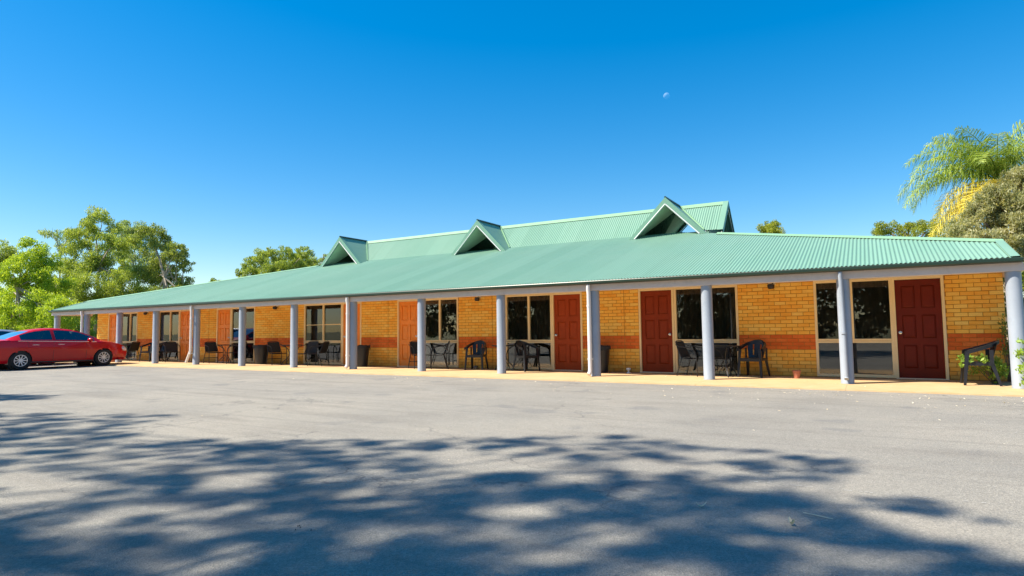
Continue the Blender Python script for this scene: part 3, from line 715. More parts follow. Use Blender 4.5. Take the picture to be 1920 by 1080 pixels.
palm((3.85, 11.6, -.05), 5.95)

# ------------------------------------------------------------------ shade trees beside the camera, crown above and left of the view
GX = SUN.x/SUN.z; GY = SUN.y/SUN.z
outer = [(-12.3, -9.86), (-8.67, -8.62), (-8.2, -9.54), (-7.34, -10.06), (-5.87, -9.48), (-5.07, -9.01), (-4.66, -8.95), (-3.96, -8.36), (-2.35, -7.42), (-1.58, -7.7), (-0.98, -7.7), (-0.35, -7.8), (-0.03, -8.26), (-0.31, -8.69), (-1.04, -9.07), (-0.9, -11.2), (-1.5, -16), (-14, -16), (-15, -11)]
core = [(-3.6, -12.6), (-3.75, -11.66), (-2.98, -11.52), (-2.84, -11.17), (-2.84, -10.58), (-2.55, -10.08), (-2.69, -9.63), (-2.23, -9.29), (-1.8, -9.21), (-1.33, -9.22), (-0.55, -9.16), (-0.28, -9.38), (-0.04, -9.74), (0.33, -9.89), (0.6, -10.06), (0.8, -11), (.6, -15.5), (-5, -15.5)]
sliver = [(-0.16, -8.95), (0.12, -8.96), (0.67, -9.28), (0.7, -9.37), (0.14, -9.29)]
streak = [(-16.21, -8.57), (-13.74, -7.95), (-13.37, -8.58), (-14.1, -9.27)]
holes = [(-0.59, -10.29, 0.14), (-0.18, -10.4, 0.18), (-1.0, -9.17, 0.13), (-2.09, -10.44, 0.17), (-2.59, -11.21, 0.19), (-1.32, -10.58, 0.24), (-1.93, -9.49, 0.12), (-2.44, -10.03, 0.14), (-1.57, -9.6, 0.1), (-4.35, -11.59, 0.22), (-4.14, -12.04, 0.16), (-3.45, -12.01, 0.18), (-3.13, -11.33, 0.17), (-2.91, -11.97, 0.16), (-1.32, -8.19, 0.14), (-1.8, -8.68, 0.3), (0.09, -9.72, 0.14), (-5.47, -11.72, 0.49), (-4.54, -10.78, 0.35), (-3.52, -9.08, 0.26), (-3.03, -9.35, 0.38), (-0.65, -8.22, 0.13)]
def inside(p, poly):
    c = False; j = len(poly)-1
    for i in range(len(poly)):
        xi, yi = poly[i]; xj, yj = poly[j]
        if (yi > p[1]) != (yj > p[1]) and p[0] < (xj-xi)*(p[1]-yi)/(yj-yi)+xi: c = not c
        j = i
    return c
rr = random.Random(8); clumps = []
def try_clump(x, y, rad, zlo, zhi):
    for hx, hy, hr in holes:
        if (x-hx)**2+(y-hy)**2 < (hr*.75+rad*.3)**2: return
    z = rr.uniform(zlo, zhi); clumps.append((x+GX*z, y+GY*z, z, rad, 0))
for i in range(14000):
    x, y = rr.uniform(-16.5, 1), rr.uniform(-16.5, -7.4)
    if inside((x, y), core):
        if rr.random() < .5: try_clump(x, y, rr.uniform(.09, .20), 6.5, 10.5)
    elif inside((x, y), sliver) or inside((x, y), streak):
        if rr.random() < .6: try_clump(x, y, rr.uniform(.08, .16), 6.0, 9.0)
    elif inside((x, y), outer):
        u_ = x*.64+y*.77; v_ = x*.77-y*.64; f = .5+.5*math.sin(u_*7.3+1.6*math.sin(v_*2.3)+.8*math.sin(u_*3.1))*math.sin(v_*3.4+1.4*math.sin(u_*4.1))
        if rr.random() < .10+.48*f**1.4+(.15 if y < -9.6 and x > -5.5 else 0): try_clump(x, y, rr.uniform(.06, .17), 6.0, 10.5)
TB = [(-5.6, -17.6), (-10.5, -17.4), (-15.5, -16.2)]
LB = ['leafy gum tree beside the camera, whose shade covers the near asphalt at right', 'leafy gum tree left of the camera, dappling the asphalt at bottom left', 'gum tree furthest left beside the car park, throwing thin streaks of shade']
grp = {0: [], 1: [], 2: []}
for c_ in clumps:
    k = min(range(3), key=lambda i: (c_[0]-TB[i][0])**2+(c_[1]-TB[i][1])**2); grp[k].append(c_)
rs = np.random.RandomState(31)
for k, (bx, by) in enumerate(TB):
    Tn = tag(empty('shade_tree', (bx, by, -.05)), LB[k], 'tree')
    cl = [(x-bx, y-by, z+.05, r) for x, y, z, r, _ in grp[k]]
    Q = leaf_arrays(cl, 2100, .13, .036, rs, .4, 1.5, .15)
    inst('crown', quads_mesh('crown', Q, MT['leaf_gum']), Tn)
    m = M(); cx = sum(c[0] for c in cl)/len(cl); cy = sum(c[1] for c in cl)/len(cl)
    top = Vector((cx*.35, cy*.35, 3.6))
    m.tube([(0, 0, -.1), (cx*.05, cy*.08, 1.4), (cx*.2, cy*.2, 2.7), top], [.26, .21, .18, .14], 10)
    # primary limbs to cluster centres, twigs to clumps
    cen = rr.sample(cl, min(9, len(cl)))
    for q in cen:
        e = Vector(q[:3]); mid = top.lerp(e, .5)+Vector((0, 0, -.3)); m.tube([top, mid, e], [.05, .028, .01], 6)
    for q in cl[::3]:
        e = Vector(q[:3]); n_ = min(cen, key=lambda c: (Vector(c[:3])-e).length); s = Vector(n_[:3])
        if (s-e).length < 2.6: m.tube([s, s.lerp(e, .5)+Vector((0, 0, .08)), e], [.016, .011, .006], 4, cap=False)
    m.build('trunk', MT['bark'], Tn, smooth=True)
# trees across the car park, mirrored in the motel windows
bgl = ['tree', 'tree']
spots = [(-6, -36, 7.5, 'leaf_shade'), (2, -38, 8.5, 'leaf_shade'), (11, -36, 7, 'leaf_shade'), (20, -34, 9, 'leaf_shade'), (-14, -38, 8, 'leaf_shade'), (-23, -37, 7, 'leaf_shade'), (30, -30, 8, 'leaf_shade'), (38, -22, 8, 'leaf_shade'), (-33, -38, 9, 'leaf_shade'), (44, -12, 8, 'leaf_shade')]
rs = np.random.RandomState(77)
for i, (x, y, h, mt) in enumerate(spots):
    lb = [(x+rs.uniform(-2.6, 2.6), y+rs.uniform(-1.6, 1.6), h*rs.uniform(.32, .88), rs.uniform(1.3, 2.1)) for _ in range(9)]
    tree('gum_tree', 'gum tree across the car park behind the camera, reflected in the motel windows', (x, y, -.05), lb, mt, 'bark', 50+i, 8, 70, .42, .16, .6, fine=False, group='gum trees across the car park')
cl = [(x, -37+rs.uniform(-2, 2), rs.uniform(.4, 8.5), rs.uniform(1.0, 1.5)) for x in np.arange(-46, 58, .16)]  # unseen screen of dark leaves, added to keep the window reflections dark
o = inst('added_hedge', quads_mesh('added_hedge', leaf_arrays(cl, 80, .5, .26, rs, .4), MT['leaf_shade'])); tag(o, 'unseen mass of dark scrub added behind the camera, darkening the window reflections', 'added_hedge', kind='stuff')

# ------------------------------------------------------------------ cars
def make_car(name, loc, rz, pm_, label):
    Lc = 4.72; W = .90
    K = tag(empty(name, loc, rz), label, 'car')     # local +x forward, x=0 at rear axle
    def interp(t, tab):
        for (a, va), (b, vb) in zip(tab, tab[1:]):
            if t <= b:
                u = 0 if b == a else max(0, min(1, (t-a)/(b-a))); u = u*u*(3-2*u) if False else u
                return va+(vb-va)*u
        return tab[-1][1]
    x0, x1 = -1.0, 3.70
    belt = [(-1.0, .90), (-.9, .985), (-.5, 1.01), (0, 1.0), (1, .965), (2, .93), (2.6, .91), (3.0, .86), (3.35, .78), (3.58, .68), (3.70, .56)]
    topz = [(-1.0, .92), (-.92, 1.02), (-.42, 1.065), (-.1, 1.19), (.25, 1.34), (.5, 1.41), (.85, 1.455), (1.2, 1.46), (1.6, 1.42), (1.85, 1.36), (2.2, 1.20), (2.55, 1.02), (2.62, .985), (3.0, .93), (3.35, .84), (3.6, .72), (3.70, .58)]
    wid = [(-1.0, .66), (-.93, .76), (-.7, .85), (-.2, .893), (.8, .90), (2.2, .90), (2.8, .885), (3.2, .83), (3.5, .72), (3.62, .62), (3.70, .50)]
    roofw = [(-1.0, .60), (-.42, .68), (0, .60), (.5, .56), (1.4, .56), (1.85, .60), (2.55, .72), (2.7, .74), (3.3, .66), (3.7, .44)]
    bot = [(-1.0, .42), (-.92, .30), (-.5, .24), (0, .21), (2.6, .19), (3.2, .20), (3.6, .22), (3.70, .36)]
    xs = [x0+(x1-x0)*i/94 for i in range(95)]
    zf = [0, .08, .17, .27, .37, .47, .57, .67, .76, .85, .93, 1.0]
    ny = len(zf); AR = .355; ax = (0.0, 2.67); zc = .315
    body = M(); glass = M(); rear = M(); fglass = M(); doors = {(1, 0): M(), (1, 1): M(), (-1, 0): M(), (-1, 1): M()}
    def row(x, s):
        b = interp(x, bot); zb = interp(x, belt); w = interp(x, wid); zt = interp(x, topz); rw = interp(x, roofw)
        pts = []
        for f in zf:
            z = b+(zb-b)*f
            bul = 1-.10*(1-f)**2.2 - .045*max(0, f-.72)/.28 - (.06 if f == 0 else 0)
            if .60 < f < .72: bul += .008
            pts.append(Vector((x, s*w*bul, z)))
        ws = w*.955
        hh = zt-zb; cabin = hh > .09
        for (fh, fy) in ((.12, .0), (.5, .42), (.86, .86), (1.0-.02, 1.04)):
            if cabin: y = ws-.035+(rw-ws+.035)*fy; z = zb+hh*fh*.94+.01
            else: y = (ws-.01)+(rw*.9-ws)*min(1, fy); z = zb+hh*(.25+.6*fh)
            pts.append(Vector((x, s*y, z)))
        pts.append(Vector((x, s*rw*.55, zt-.008 if cabin else zt-.004))); pts.append(Vector((x, 0, zt)))
        return pts
    for s in (-1, 1):
        rows = [row(x, s) for x in xs]
        for r_ in rows:               # wheel arches: push vertices off the circle
            for i in range(ny):
                p = r_[i]
                for a in ax:
                    dx, dz = p.x-a, p.z-zc; d = math.hypot(dx, dz)
                    if d < AR and d > 1e-3 and abs(d-AR) < .055: p.x = a+dx/d*AR; p.z = zc+dz/d*AR
        vs = [p for r_ in rows for p in r_]; n = len(rows[0])
        for i in range(len(xs)-1):
            xm = (xs[i]+xs[i+1])/2; zt = interp(xm, topz); zb = interp(xm, belt); cabin = zt-zb > .13
            for j in range(n-1):
                q = [i*n+j, (i+1)*n+j, (i+1)*n+j+1, i*n+j+1]
                if s < 0: pass
                else: q = q[::-1]
                c = sum((vs[k] for k in q), Vector())/4
                if j < ny and any(math.hypot(c.x-a, c.z-zc) < AR-.012 for a in ax): continue
                tgt = body
                if ny <= j < ny+2 and cabin and -.02 < xm < 2.36 and not (.95 < xm < 1.03): tgt = glass
                elif j >= ny+3 and 1.75 < xm < 2.58: tgt = fglass
                elif j >= ny+3 and -.42 < xm < .30: tgt = rear
                elif j < ny-1 and 1.02 < xm < 2.05 and c.z > .27: tgt = doors[(s, 0)]
                elif j < ny-1 and .25 < xm < .99 and c.z > .27: tgt = doors[(s, 1)]
                k = len(tgt.v); tgt.v += [tuple(vs[t]) for t in q]; tgt.f.append((k, k+1, k+2, k+3)); tgt.m.append(0)
        # end caps
        for r_ in (rows[0], rows[-1]):
            k = len(body.v); body.v += [tuple(p) for p in r_]+[(r_[0].x, 0, p.z) for p in r_]; n_ = len(r_)
            for j in range(n_-1): body.f.append((k+j, k+j+1, k+n_+j+1, k+n_+j)); body.m.append(0)
    def weld(mm, nm, mat, par, sm=50):
        import bmesh
        me = mm.mesh(nm, mat); b = bmesh.new(); b.from_mesh(me); bmesh.ops.remove_doubles(b, verts=b.verts, dist=.0008)
        bmesh.ops.recalc_face_normals(b, faces=b.faces); b.to_mesh(me); b.free()
        me.polygons.foreach_set('use_smooth', [True]*len(me.polygons)); me.set_sharp_from_angle(angle=R(sm))
        return inst(nm, me, par)
    B = weld(body, 'body', pm_, K); weld(glass, 'side_windows', MT['car_glass'], K); weld(rear, 'rear_window', MT['car_glass'], K); weld(fglass, 'windscreen', MT['car_glass'], K)
    DD = {q: weld(mm_, 'door', pm_, K) for q, mm_ in doors.items()}
    # door seams
    sm_ = M()
    for sx in (.985, 2.06, .24):
        for s in (-1, 1):
            pts = []
            for f in (.1, .3, .5, .7, .9, 1.0):
                b = interp(sx, bot); zb = interp(sx, belt); pts.append((sx+(.0 if sx > .3 else -.12*(f-.5)), s*(interp(sx, wid)*(1-.10*(1-f)**2.2-.045*max(0, f-.72)/.28)+.001), b+(zb-b)*f))
            sm_.tube(pts, .005, 4)
    for s in (-1, 1): sm_.tube([(.1, s*.80, .265), (2.3, s*.80, .235)], .035, 6)
    sm_.build('seam_trim', MT['black_plastic'], K)
    ch = M()
    for s in (-1, 1): ch.tube([(-.1, s*.868, 1.005), (.8, s*.872, .978), (1.6, s*.872, .95), (2.4, s*.865, .925)], .009, 5)
    ch.build('window_trim', MT['chrome'], K)
    for (s, wh), dd in DD.items():
        hx = (1.12, .33)[wh]; M().bbox(hx, hx+.2, -.022, .0, .845, .872).xf(Matrix.Translation((0, s*.872 if s < 0 else .895, 0))).build('door_handle', MT['handle'], dd)
    # interior and seats (dark)
    it = M(); it.box(-.4, 2.5, -.72, .72, .30, .80)
    for a in (.35, 1.25):
        for s in (-.37, .37): it.box(a, a+.16, s-.22, s+.22, .75, 1.2); it.box(a+.02, a+.12, s-.12, s+.12, 1.2, 1.33)
    it.build('interior', MT['black_plastic'], K)
    for a in ax:
        for s in (-1, 1): M().tube([(a, s*.55, zc), (a, s*.80, zc)], AR-.005, 20).build('wheel_housing', MT['black_metal'], K)
    # wheels
    tp = [(.205, -.10), (.29, -.105), (.315, -.085), (.325, -.05), (.325, .05), (.315, .085), (.29, .105), (.205, .10)]
    ty = M().lathe(tp, n=36, cap=False); ty.xf(Matrix.Rotation(R(90), 4, 'X')); tym = ty.mesh('tyre', MT['tyre'], 40)
    rmx = M(); rmx.lathe([(.212, -.10), (.212, .085), (.20, .10), (.185, .10), (.18, .06)], n=36, cap=False); rmx.lathe([(0, .092), (.035, .092), (.05, .08), (.05, .03)], n=14, cap=False)
    for k in range(10):
        t = 2*math.pi*k/10; m_ = M(); m_.add([(.03, -.018, .06), (.195, -.015, .075), (.195, .015, .075), (.03, .018, .06), (.03, -.014, .088), (.195, -.011, .098), (.195, .011, .098), (.03, .014, .088)], [(0, 3, 2, 1), (4, 5, 6, 7), (0, 1, 5, 4), (1, 2, 6, 5), (2, 3, 7, 6), (3, 0, 4, 7)])
        m_.xf(Matrix.Rotation(t, 4, 'Z')); rmx.add(m_.v, m_.f)
    rmx.xf(Matrix.Rotation(R(90), 4, 'X')); rimm = rmx.mesh('rim', MT['rim'], 30)
    dk = M().lathe([(0, .02), (.205, .02), (.205, -.02)], n=24, cap=False); dk.xf(Matrix.Rotation(R(90), 4, 'X')); dkm = dk.mesh('brake_disc', MT['black_metal'])
    for a in ax:
        for s in (-1, 1):
            we = empty('wheel', (a, s*.78, zc+.01), 0 if s < 0 else math.pi); we.parent = K
            inst('tyre', tym, we); inst('rim', rimm, we); inst('brake_disc', dkm, we)
    for s in (-1, 1):
        h = M(); h.lathe([(0, -.09), (.06, -.07), (.085, -.03), (.085, .03), (.06, .07), (0, .09)], n=14, cap=False)
        h.xf(Matrix.Translation((3.40, s*.68, .66))@Matrix.Rotation(R(s*35), 4, 'Z')@Matrix.Rotation(R(-62), 4, 'Y')@Matrix.Diagonal((1, .85, 2.2, 1))); h.build('headlight', MT['lamp_glass'], K, smooth=True)
        t = M().bbox(-.985, -.80, s*.60-.12, s*.60+.2 if s > 0 else s*.60+.1, .74, .90); t.build('tail_light', MT['tail'], K)
        mi = M(); mi.lathe([(0, -.11), (.05, -.10), (.075, -.04), (.075, .06), (.05, .10), (0, .11)], n=12, cap=False)
        mi.xf(Matrix.Translation((2.12, s*.985, 1.0))@Matrix.Rotation(R(90), 4, 'X')); 
        mi.tube([(2.13, s*.86, .95), (2.12, s*.96, .98)], .02, 6); mi.build('wing_mirror', pm_, K, smooth=True)
    M().tube([(3.62, -.45, .50), (3.70, -.2, .50), (3.72, 0, .50), (3.70, .2, .50), (3.62, .45, .50)], .05, 8).build('grille', MT['black_plastic'], K)
    M().tube([(3.2, -.84, .235), (3.5, -.72, .235), (3.66, -.45, .235), (3.70, 0, .235), (3.66, .45, .235), (3.5, .72, .235), (3.2, .84, .235)], .028, 8).build('front_lip', pm_, K, smooth=True)
    return K
n = N('red_car_paint'); fl = n.noise(n.coord(scale=(1, 1, 1)), 900, 1)
n.bsdf(n.ramp(fl, [(.3, (.44, .0005, .004)), (.7, (.56, .001, .008))]), .35, 0, .3, Coat_Weight=.4, Coat_Roughness=.03); MT['car_red'] = n.mat
n = N('silver_car_paint'); n.bsdf((.55, .57, .6), .3, .6, Coat_Weight=1.0, Coat_Roughness=.03); MT['car_silver'] = n.mat
n = N('tyre_rubber'); n.bsdf((.012, .012, .012), .75); MT['tyre'] = n.mat
n = N('alloy_rim'); n.bsdf((.68, .69, .72), .3, .5); MT['rim'] = n.mat
n = N('pale_handle'); n.bsdf((.75, .5, .5), .25, .7); MT['handle'] = n.mat
n = N('headlamp_lens'); n.bsdf((.7, .5, .45), .1, .2, Coat_Weight=1.0); MT['lamp_glass'] = n.mat
n = N('red_tail_lens'); n.bsdf((.4, .01, .01), .15, Coat_Weight=1.0); MT['tail'] = n.mat
make_car('parked_car', (-26.36, -4.1, -.03), R(90), MT['car_red'], 'glossy red four-door sedan parked nose-in to the left end of the verandah')
make_car('parked_car', (-29.3, -4.7, -.03), R(90), MT['car_silver'], 'silver car mostly out of view at left, beyond the red sedan')

# ------------------------------------------------------------------ outdoor furniture
def plastic_chair(loc, rz, label, group='black plastic armchairs'):
    K = tag(empty('plastic_chair', loc, rz), label, 'chair', group); mt = MT['black_plastic']   # faces local -y
    s = M(); s.box(-.23, .23, -.24, .20, .405, .43); s.box(-.24, .24, -.255, -.235, .36, .43); s.box(-.245, -.225, -.24, .2, .37, .425); s.box(.225, .245, -.24, .2, .37, .425); s.build('seat', mt, K)
    # back: curved fan with slots
    b = M(); n = 12; rows_ = 10; T_ = .016
    def bp(u, v):     # u -1..1, v 0..1
        wv = .165+.06*v; z = .42+(.40+.0*v)*v-(.06*u*u*v); x = u*wv*(1.0 if v < .7 else 1-.25*(v-.7)); y = .185+.10*v-.05*u*u
        return x, y, z
    for side in (0, T_):
        k0 = len(b.v)
        for i in range(n+1):
            for j in range(rows_+1):
                x, y, z = bp(-1+2*i/n, j/rows_); b.v.append((x, y+side, z))
        for i in range(n):
            for j in range(rows_):
                if i in (3, 8) and 2 <= j < 8: continue
                a = k0+i*(rows_+1)+j; f = (a, a+rows_+1, a+rows_+2, a+1); b.f.append(f if not side else f[::-1]); b.m.append(0)
    b.build('backrest', mt, K, smooth=True)
    rim = M(); pts = []
    for i in range(17):
        t = -1+2*i/16; a = t*math.pi*.5
        pts.append((math.sin(a)*.285, .30-.0*abs(t)-.50*abs(t)**2.2, .835-.19*abs(t)**1.7))
    v_ = []; f_ = []
    for i, (x, y, z) in enumerate(pts):
        v_ += [(x*.88, y+.025, z+.016), (x*1.1, y-.015, z), (x*1.1, y-.015, z-.065), (x*.88, y+.025, z-.05)]
    for i in range(16):
        for k in range(4): f_.append((i*4+k, i*4+(k+1) % 4, i*4+4+(k+1) % 4, i*4+4+k))
    rim.add(v_, f_+[(3, 2, 1, 0), (64, 65, 66, 67)]); rim.build('armrest', mt, K, smooth=True)
    def leg(x0_, y0_, x1_, y1_, zt):
        m = M(); a = Vector((x1_, y1_, 0)); bq = Vector((x0_, y0_, zt)); sx = -1 if x0_ < 0 else 1; sy = -1 if y0_ < 0 else 1
        for (p, w_) in ((a, .042), (bq, .066)):
            m.v += [(p.x, p.y, p.z), (p.x-sx*w_, p.y, p.z), (p.x-sx*w_, p.y-sy*.018, p.z), (p.x-sx*.016, p.y-sy*.018, p.z), (p.x-sx*.016, p.y-sy*w_, p.z), (p.x, p.y-sy*w_, p.z)]
        for i in range(6): m.f.append((i, (i+1) % 6, 6+(i+1) % 6, 6+i)); m.m.append(0)
        m.f += [(0, 1, 2, 3, 4, 5), (11, 10, 9, 8, 7, 6)]; m.m += [0, 0]; m.build('leg', mt, K)
    for sx in (-1, 1): leg(sx*.255, -.225, sx*.285, -.28, .63); leg(sx*.235, .20, sx*.27, .30, .43)
    for sx in (-1, 1): M().box(min(sx*.225, sx*.25), max(sx*.225, sx*.25), .14, .2, .40, .66).build('arm_support', mt, K)
    return K
def sling_chair(loc, rz, label, group='black metal sling chairs'):
    K = tag(empty('metal_chair', loc, rz), label, 'chair', group); mt = MT['black_metal']
    for sx in (-1, 1):
        f = M(); x = sx*.27
        f.tube([(x, -.27, .0), (x, -.26, .45), (x, -.235, .57), (x, -.16, .65), (x, 0, .68), (x, .16, .70), (sx*.25, .26, .74)], .0125, 8); f.build('arm_frame', mt, K, smooth=True)
        l = M(); l.tube([(x, .24, 0), (x, .17, .25), (sx*.25, .12, .42), (sx*.22, .23, .66), (sx*.20, .28, .80)], .0125, 8); l.build('leg', mt, K, smooth=True)
    for pts_ in ([(-.2, .28, .80), (-.12, .29, .83), (.12, .29, .83), (.2, .28, .80)], [(-.27, -.26, .40), (.27, -.26, .40)], [(-.27, .19, .20), (.27, .19, .20)]): M().tube(pts_, .011, 8).build('cross_rail', mt, K, smooth=True)
    s = M(); n = 8; vs = []; fs = []
    for i in range(n+1):
        y = -.27+.40*i/n; z = .42-.02*math.sin(math.pi*i/n)
        vs += [(-.25, y, z), (.25, y, z)]
    for i in range(n+1):
        u = i/n; vs += [(-.225, .13+.15*u, .43+.38*u), (.225, .13+.15*u, .43+.38*u)]
    for i in range(2*n+1): fs.append((2*i, 2*i+1, 2*i+3, 2*i+2))
    s.add(vs[:2*n+2], fs[:n]); s.build('seat', MT['mesh_black'], K)
    b = M(); b.add(vs[2*n+2:], fs[:n]); b.build('backrest', MT['mesh_black'], K)
    return K
def scroll_table(loc, label, rz=0, r=.36, group='round metal patio tables'):
    K = tag(empty('patio_table', loc, rz), label, 'table', group); mt = MT['black_metal']
    t = M(); t.lathe([(0, .685), (r, .685), (r+.012, .692), (r+.012, .705), (r, .712), (0, .712)], n=32, cap=False); t.build('table_top', mt, K, smooth=40)
    q = M(); q.lathe([(.05, .66), (.05, .66), (.045, .30), (.05, .28)], n=4); rg = []
    for k in range(3):
        a = R(90+120*k+15); d = Vector((math.cos(a), math.sin(a), 0)); l = M()
        P_ = lambda r_, z: (d.x*r_, d.y*r_, z)
        l.tube([P_(.30, .68), P_(.20, .64), P_(.10, .56), P_(.05, .44), P_(.05, .34), P_(.12, .24), P_(.22, .15), P_(.29, .08), P_(.32, .0)], .013, 8)
        l.tube([P_(.05, .34), P_(.03, .27), P_(.07, .2), P_(.14, .12), P_(.16, .05), P_(.13, .02)], .010, 6)
        l.build('leg', mt, K, smooth=True)
    rg = M(); pts = [(.055*math.cos(2*math.pi*i/12), .055*math.sin(2*math.pi*i/12), .40) for i in range(13)]; rg.tube(pts, .009, 6); rg.build('ring', mt, K, smooth=True)
    return K
plastic_chair((1.72, .60, 0), R(-90), 'black plastic armchair turned side-on at the right end, among the shrub leaves', None)
plastic_chair((-2.38, 1.12, 0), R(-12), 'black plastic armchair facing out against brick, right of the round table', None)
plastic_chair((-10.02, 1.12, 0), R(14), 'black plastic armchair against brick, left of the post beside the middle red-brown door', None)
plastic_chair((-8.35, 1.08, 0), R(70), 'black plastic armchair in front of the window left of the middle red-brown door', None)
plastic_chair((-26.9, 1.1, 0), R(15), 'black plastic armchair, left one of the dark pair under the second window from left', None)
plastic_chair((-26.15, 1.05, 0), R(-10), 'black plastic armchair, right one of the dark pair under the second window from left', None)
sling_chair((-3.78, 1.0, 0), R(80), 'black sling chair left of the nearest round table, half hidden by a post', None)
sling_chair((-3.2, 1.33, 0), R(8), 'black metal sling chair tucked behind the nearest round table', None)
sling_chair((-12.15, 1.12, 0), R(60), 'black sling chair, left of two under the window beside the nearest orange door', None)
sling_chair((-11.35, 1.1, 0), R(-50), 'black sling chair, right of two under the window beside the nearest orange door', None)
sling_chair((-18.7, 1.05, 0), R(75), 'black metal sling chair just left of the post beside the widest window', None)
sling_chair((-17.2, 1.2, 0), R(10), 'black metal sling chair, left one under the widest window', None)
sling_chair((-16.5, 1.05, 0), R(-70), 'black metal sling chair, right one under the widest window', None)
sling_chair((-22.3, .98, 0), R(80), 'black metal sling chair in front of the orange door third from the left', None)
sling_chair((-21.0, 1.1, 0), R(-60), 'black metal sling chair right of the post under the third window from the left', None)
sling_chair((-25.1, .98, 0), R(70), 'black sling chair at the orange door beside the kinked downpipe', None)
sling_chair((-30.1, 1.05, 0), R(75), 'black metal sling chair beside the nose of the red sedan', None)
sling_chair((-28.3, 1.05, 0), R(-75), 'black metal sling chair against brick, right of the leftmost table', None)
scroll_table((-2.98, .98, 0), 'round black table with scrolled legs nearest the camera, beside a plastic armchair', 20, group=None)
scroll_table((-9.05, 1.1, 0), 'round black table with scrolled legs between two plastic armchairs', 60, group=None)
scroll_table((-17.95, 1.08, 0), 'round black table with scrolled legs behind the post beside the widest window', 0, group=None)
scroll_table((-21.65, 1.1, 0), 'round black table with scrolled legs under the third window from the left', 40, group=None)
scroll_table((-29.2, 1.08, 0), 'round black table with scrolled legs under the leftmost window, past the red car', 10, group=None)

def bin_(loc, rz, label):
    K = tag(empty('rubbish_bin', loc, rz), label, 'bin')
    b = M(); n = 36; vs = []; prof = [(.20, 0), (.205, .01), (.265, .60), (.275, .61), (.285, .64), (.285, .67), (.27, .675), (.255, .66), (.19, .03)]
    for r_, z in prof:
        for k in range(n):
            t = 2*math.pi*k/n; q = 1+(.018 if (k % 3 == 0 and .02 < z < .6) else 0); vs.append((r_*q*math.cos(t), r_*q*math.sin(t), z))
    fs = [(i*n+k, i*n+(k+1) % n, (i+1)*n+(k+1) % n, (i+1)*n+k) for i in range(len(prof)-1) for k in range(n)]
    b.add(vs, fs+[tuple(range(n))[::-1], tuple(range(8*n, 9*n))]); b.build('bin_body', MT['black_plastic'], K)
    l = M(); rr_ = random.Random(int(abs(loc[0])*10)); vs = []; n = 28
    for j, (r_, z) in enumerate([(.27, .66), (.275, .69), (.295, .685), (.297, .60)]):
        for k in range(n): t = 2*math.pi*k/n; vs.append(((r_+rr_.uniform(-.004, .006))*math.cos(t), (r_+rr_.uniform(-.004, .006))*math.sin(t), z+rr_.uniform(-.015, .02)*(1 if j != 2 else .5)))
    l.add(vs, [(i*n+k, i*n+(k+1) % n, (i+1)*n+(k+1) % n, (i+1)*n+k) for i in range(3) for k in range(n)]); l.build('bin_liner', MT['mesh_black'], K, smooth=True)
    for s in (-1, 1): M().tube([(s*.275, -.06, .58), (s*.31, -.05, .57), (s*.31, .05, .57), (s*.275, .06, .58)], .012, 6).build('handle', MT['black_plastic'], K)
bin_((-19.62, 1.12, 0), .3, 'ribbed black bin under the wall light, left of the widest window')
bin_((-14.6, 1.12, 0), 1.2, 'ribbed black bin against brick, left of the nearest orange door')
bin_((-6.2, 1.2, 0), 2.0, 'ribbed black bin half behind a post, left of the brighter red-brown door')
m = M(); m.lathe([(.055, 0), (.075, .13), (.075, .13), (.086, .135), (.088, .175), (.075, .178), (.07, .14), (.0, .135)], n=24, cap=False)
tag(m.build('flower_pot', MT['terracotta'], None, (-1.47, .95, 0), smooth=40), 'empty terracotta flower pot on the slab below the brick wall', 'flower pot')
m = M(); m.lathe([(.05, 0), (.05, .02), (.02, .03), (.02, .07), (.06, .10), (.05, .13), (0, .14)], n=14, cap=False)
tag(m.build('ashtray', MT['white'], None, (-5.42, 1.2, 0), smooth=40), 'small white standing ashtray on the slab beside the brighter red-brown door', 'ashtray')
m = M(); m.lathe([(.05, 0), (.07, .10), (.06, .12), (0, .11)], n=14, cap=False)
tag(m.build('small_pot', MT['black_plastic'], None, (-9.95, .95, 0), smooth=40), 'small black pot standing under the armchair by the middle post', 'pot')
m = M(); m.lathe([(.10, 0), (.13, .05), (.11, .12), (.04, .15), (0, .15)], n=12, cap=False)
tag(m.build('stone', MT['terracotta'], None, (-27.9, .1, 0), smooth=60), 'reddish stone on the slab in front of the nose of the red car', 'stone')

# ------------------------------------------------------------------ plants at the right-hand post
def leafy(name, label, base, clumps_, per, ln, wd, mat, stems, seed, cat):
    rs = np.random.RandomState(seed); K = tag(empty(name, base), label, cat)
    Q = leaf_arrays([(x-base[0], y-base[1], z, r) for x, y, z, r in clumps_], per, ln, wd, rs, .25, .8, .2)
    inst('leaves', quads_mesh('leaves', Q, MT[mat]), K)
    m = M(); rr_ = random.Random(seed)
    for x, y, z, r in clumps_[::stems]:
        e = Vector((x-base[0], y-base[1], z)); m.tube([(rr_.uniform(-.05, .05), rr_.uniform(-.05, .05), 0), e*.5+Vector((rr_.uniform(-.05, .05), 0, .05)), e], [.008, .006, .003], 5)
    m.build('stems', MT['bark_dark'], K); return K
rr = random.Random(3)
cl = [(2.0+rr.uniform(-.32, .16), .95+rr.uniform(-.25, .3), rr.uniform(.12, .48), rr.uniform(.07, .13)) for _ in range(46)]
cl += [(1.55+rr.uniform(-.14, .3), .45+rr.uniform(-.1, .12), .42+rr.uniform(-.08, .12), rr.uniform(.05, .09)) for _ in range(16)]
leafy('leafy_shrub', 'bright green leafy shrub spilling over the side-on armchair', (2.0, .9, 0), cl, 2300, .07, .036, 'leaf_fresh', 3, 5, 'shrub')
cl = [(2.20+rr.uniform(-.05, .45), -.42+rr.uniform(-.2, .25), rr.uniform(.12, .85), rr.uniform(.07, .12)) for _ in range(44)]
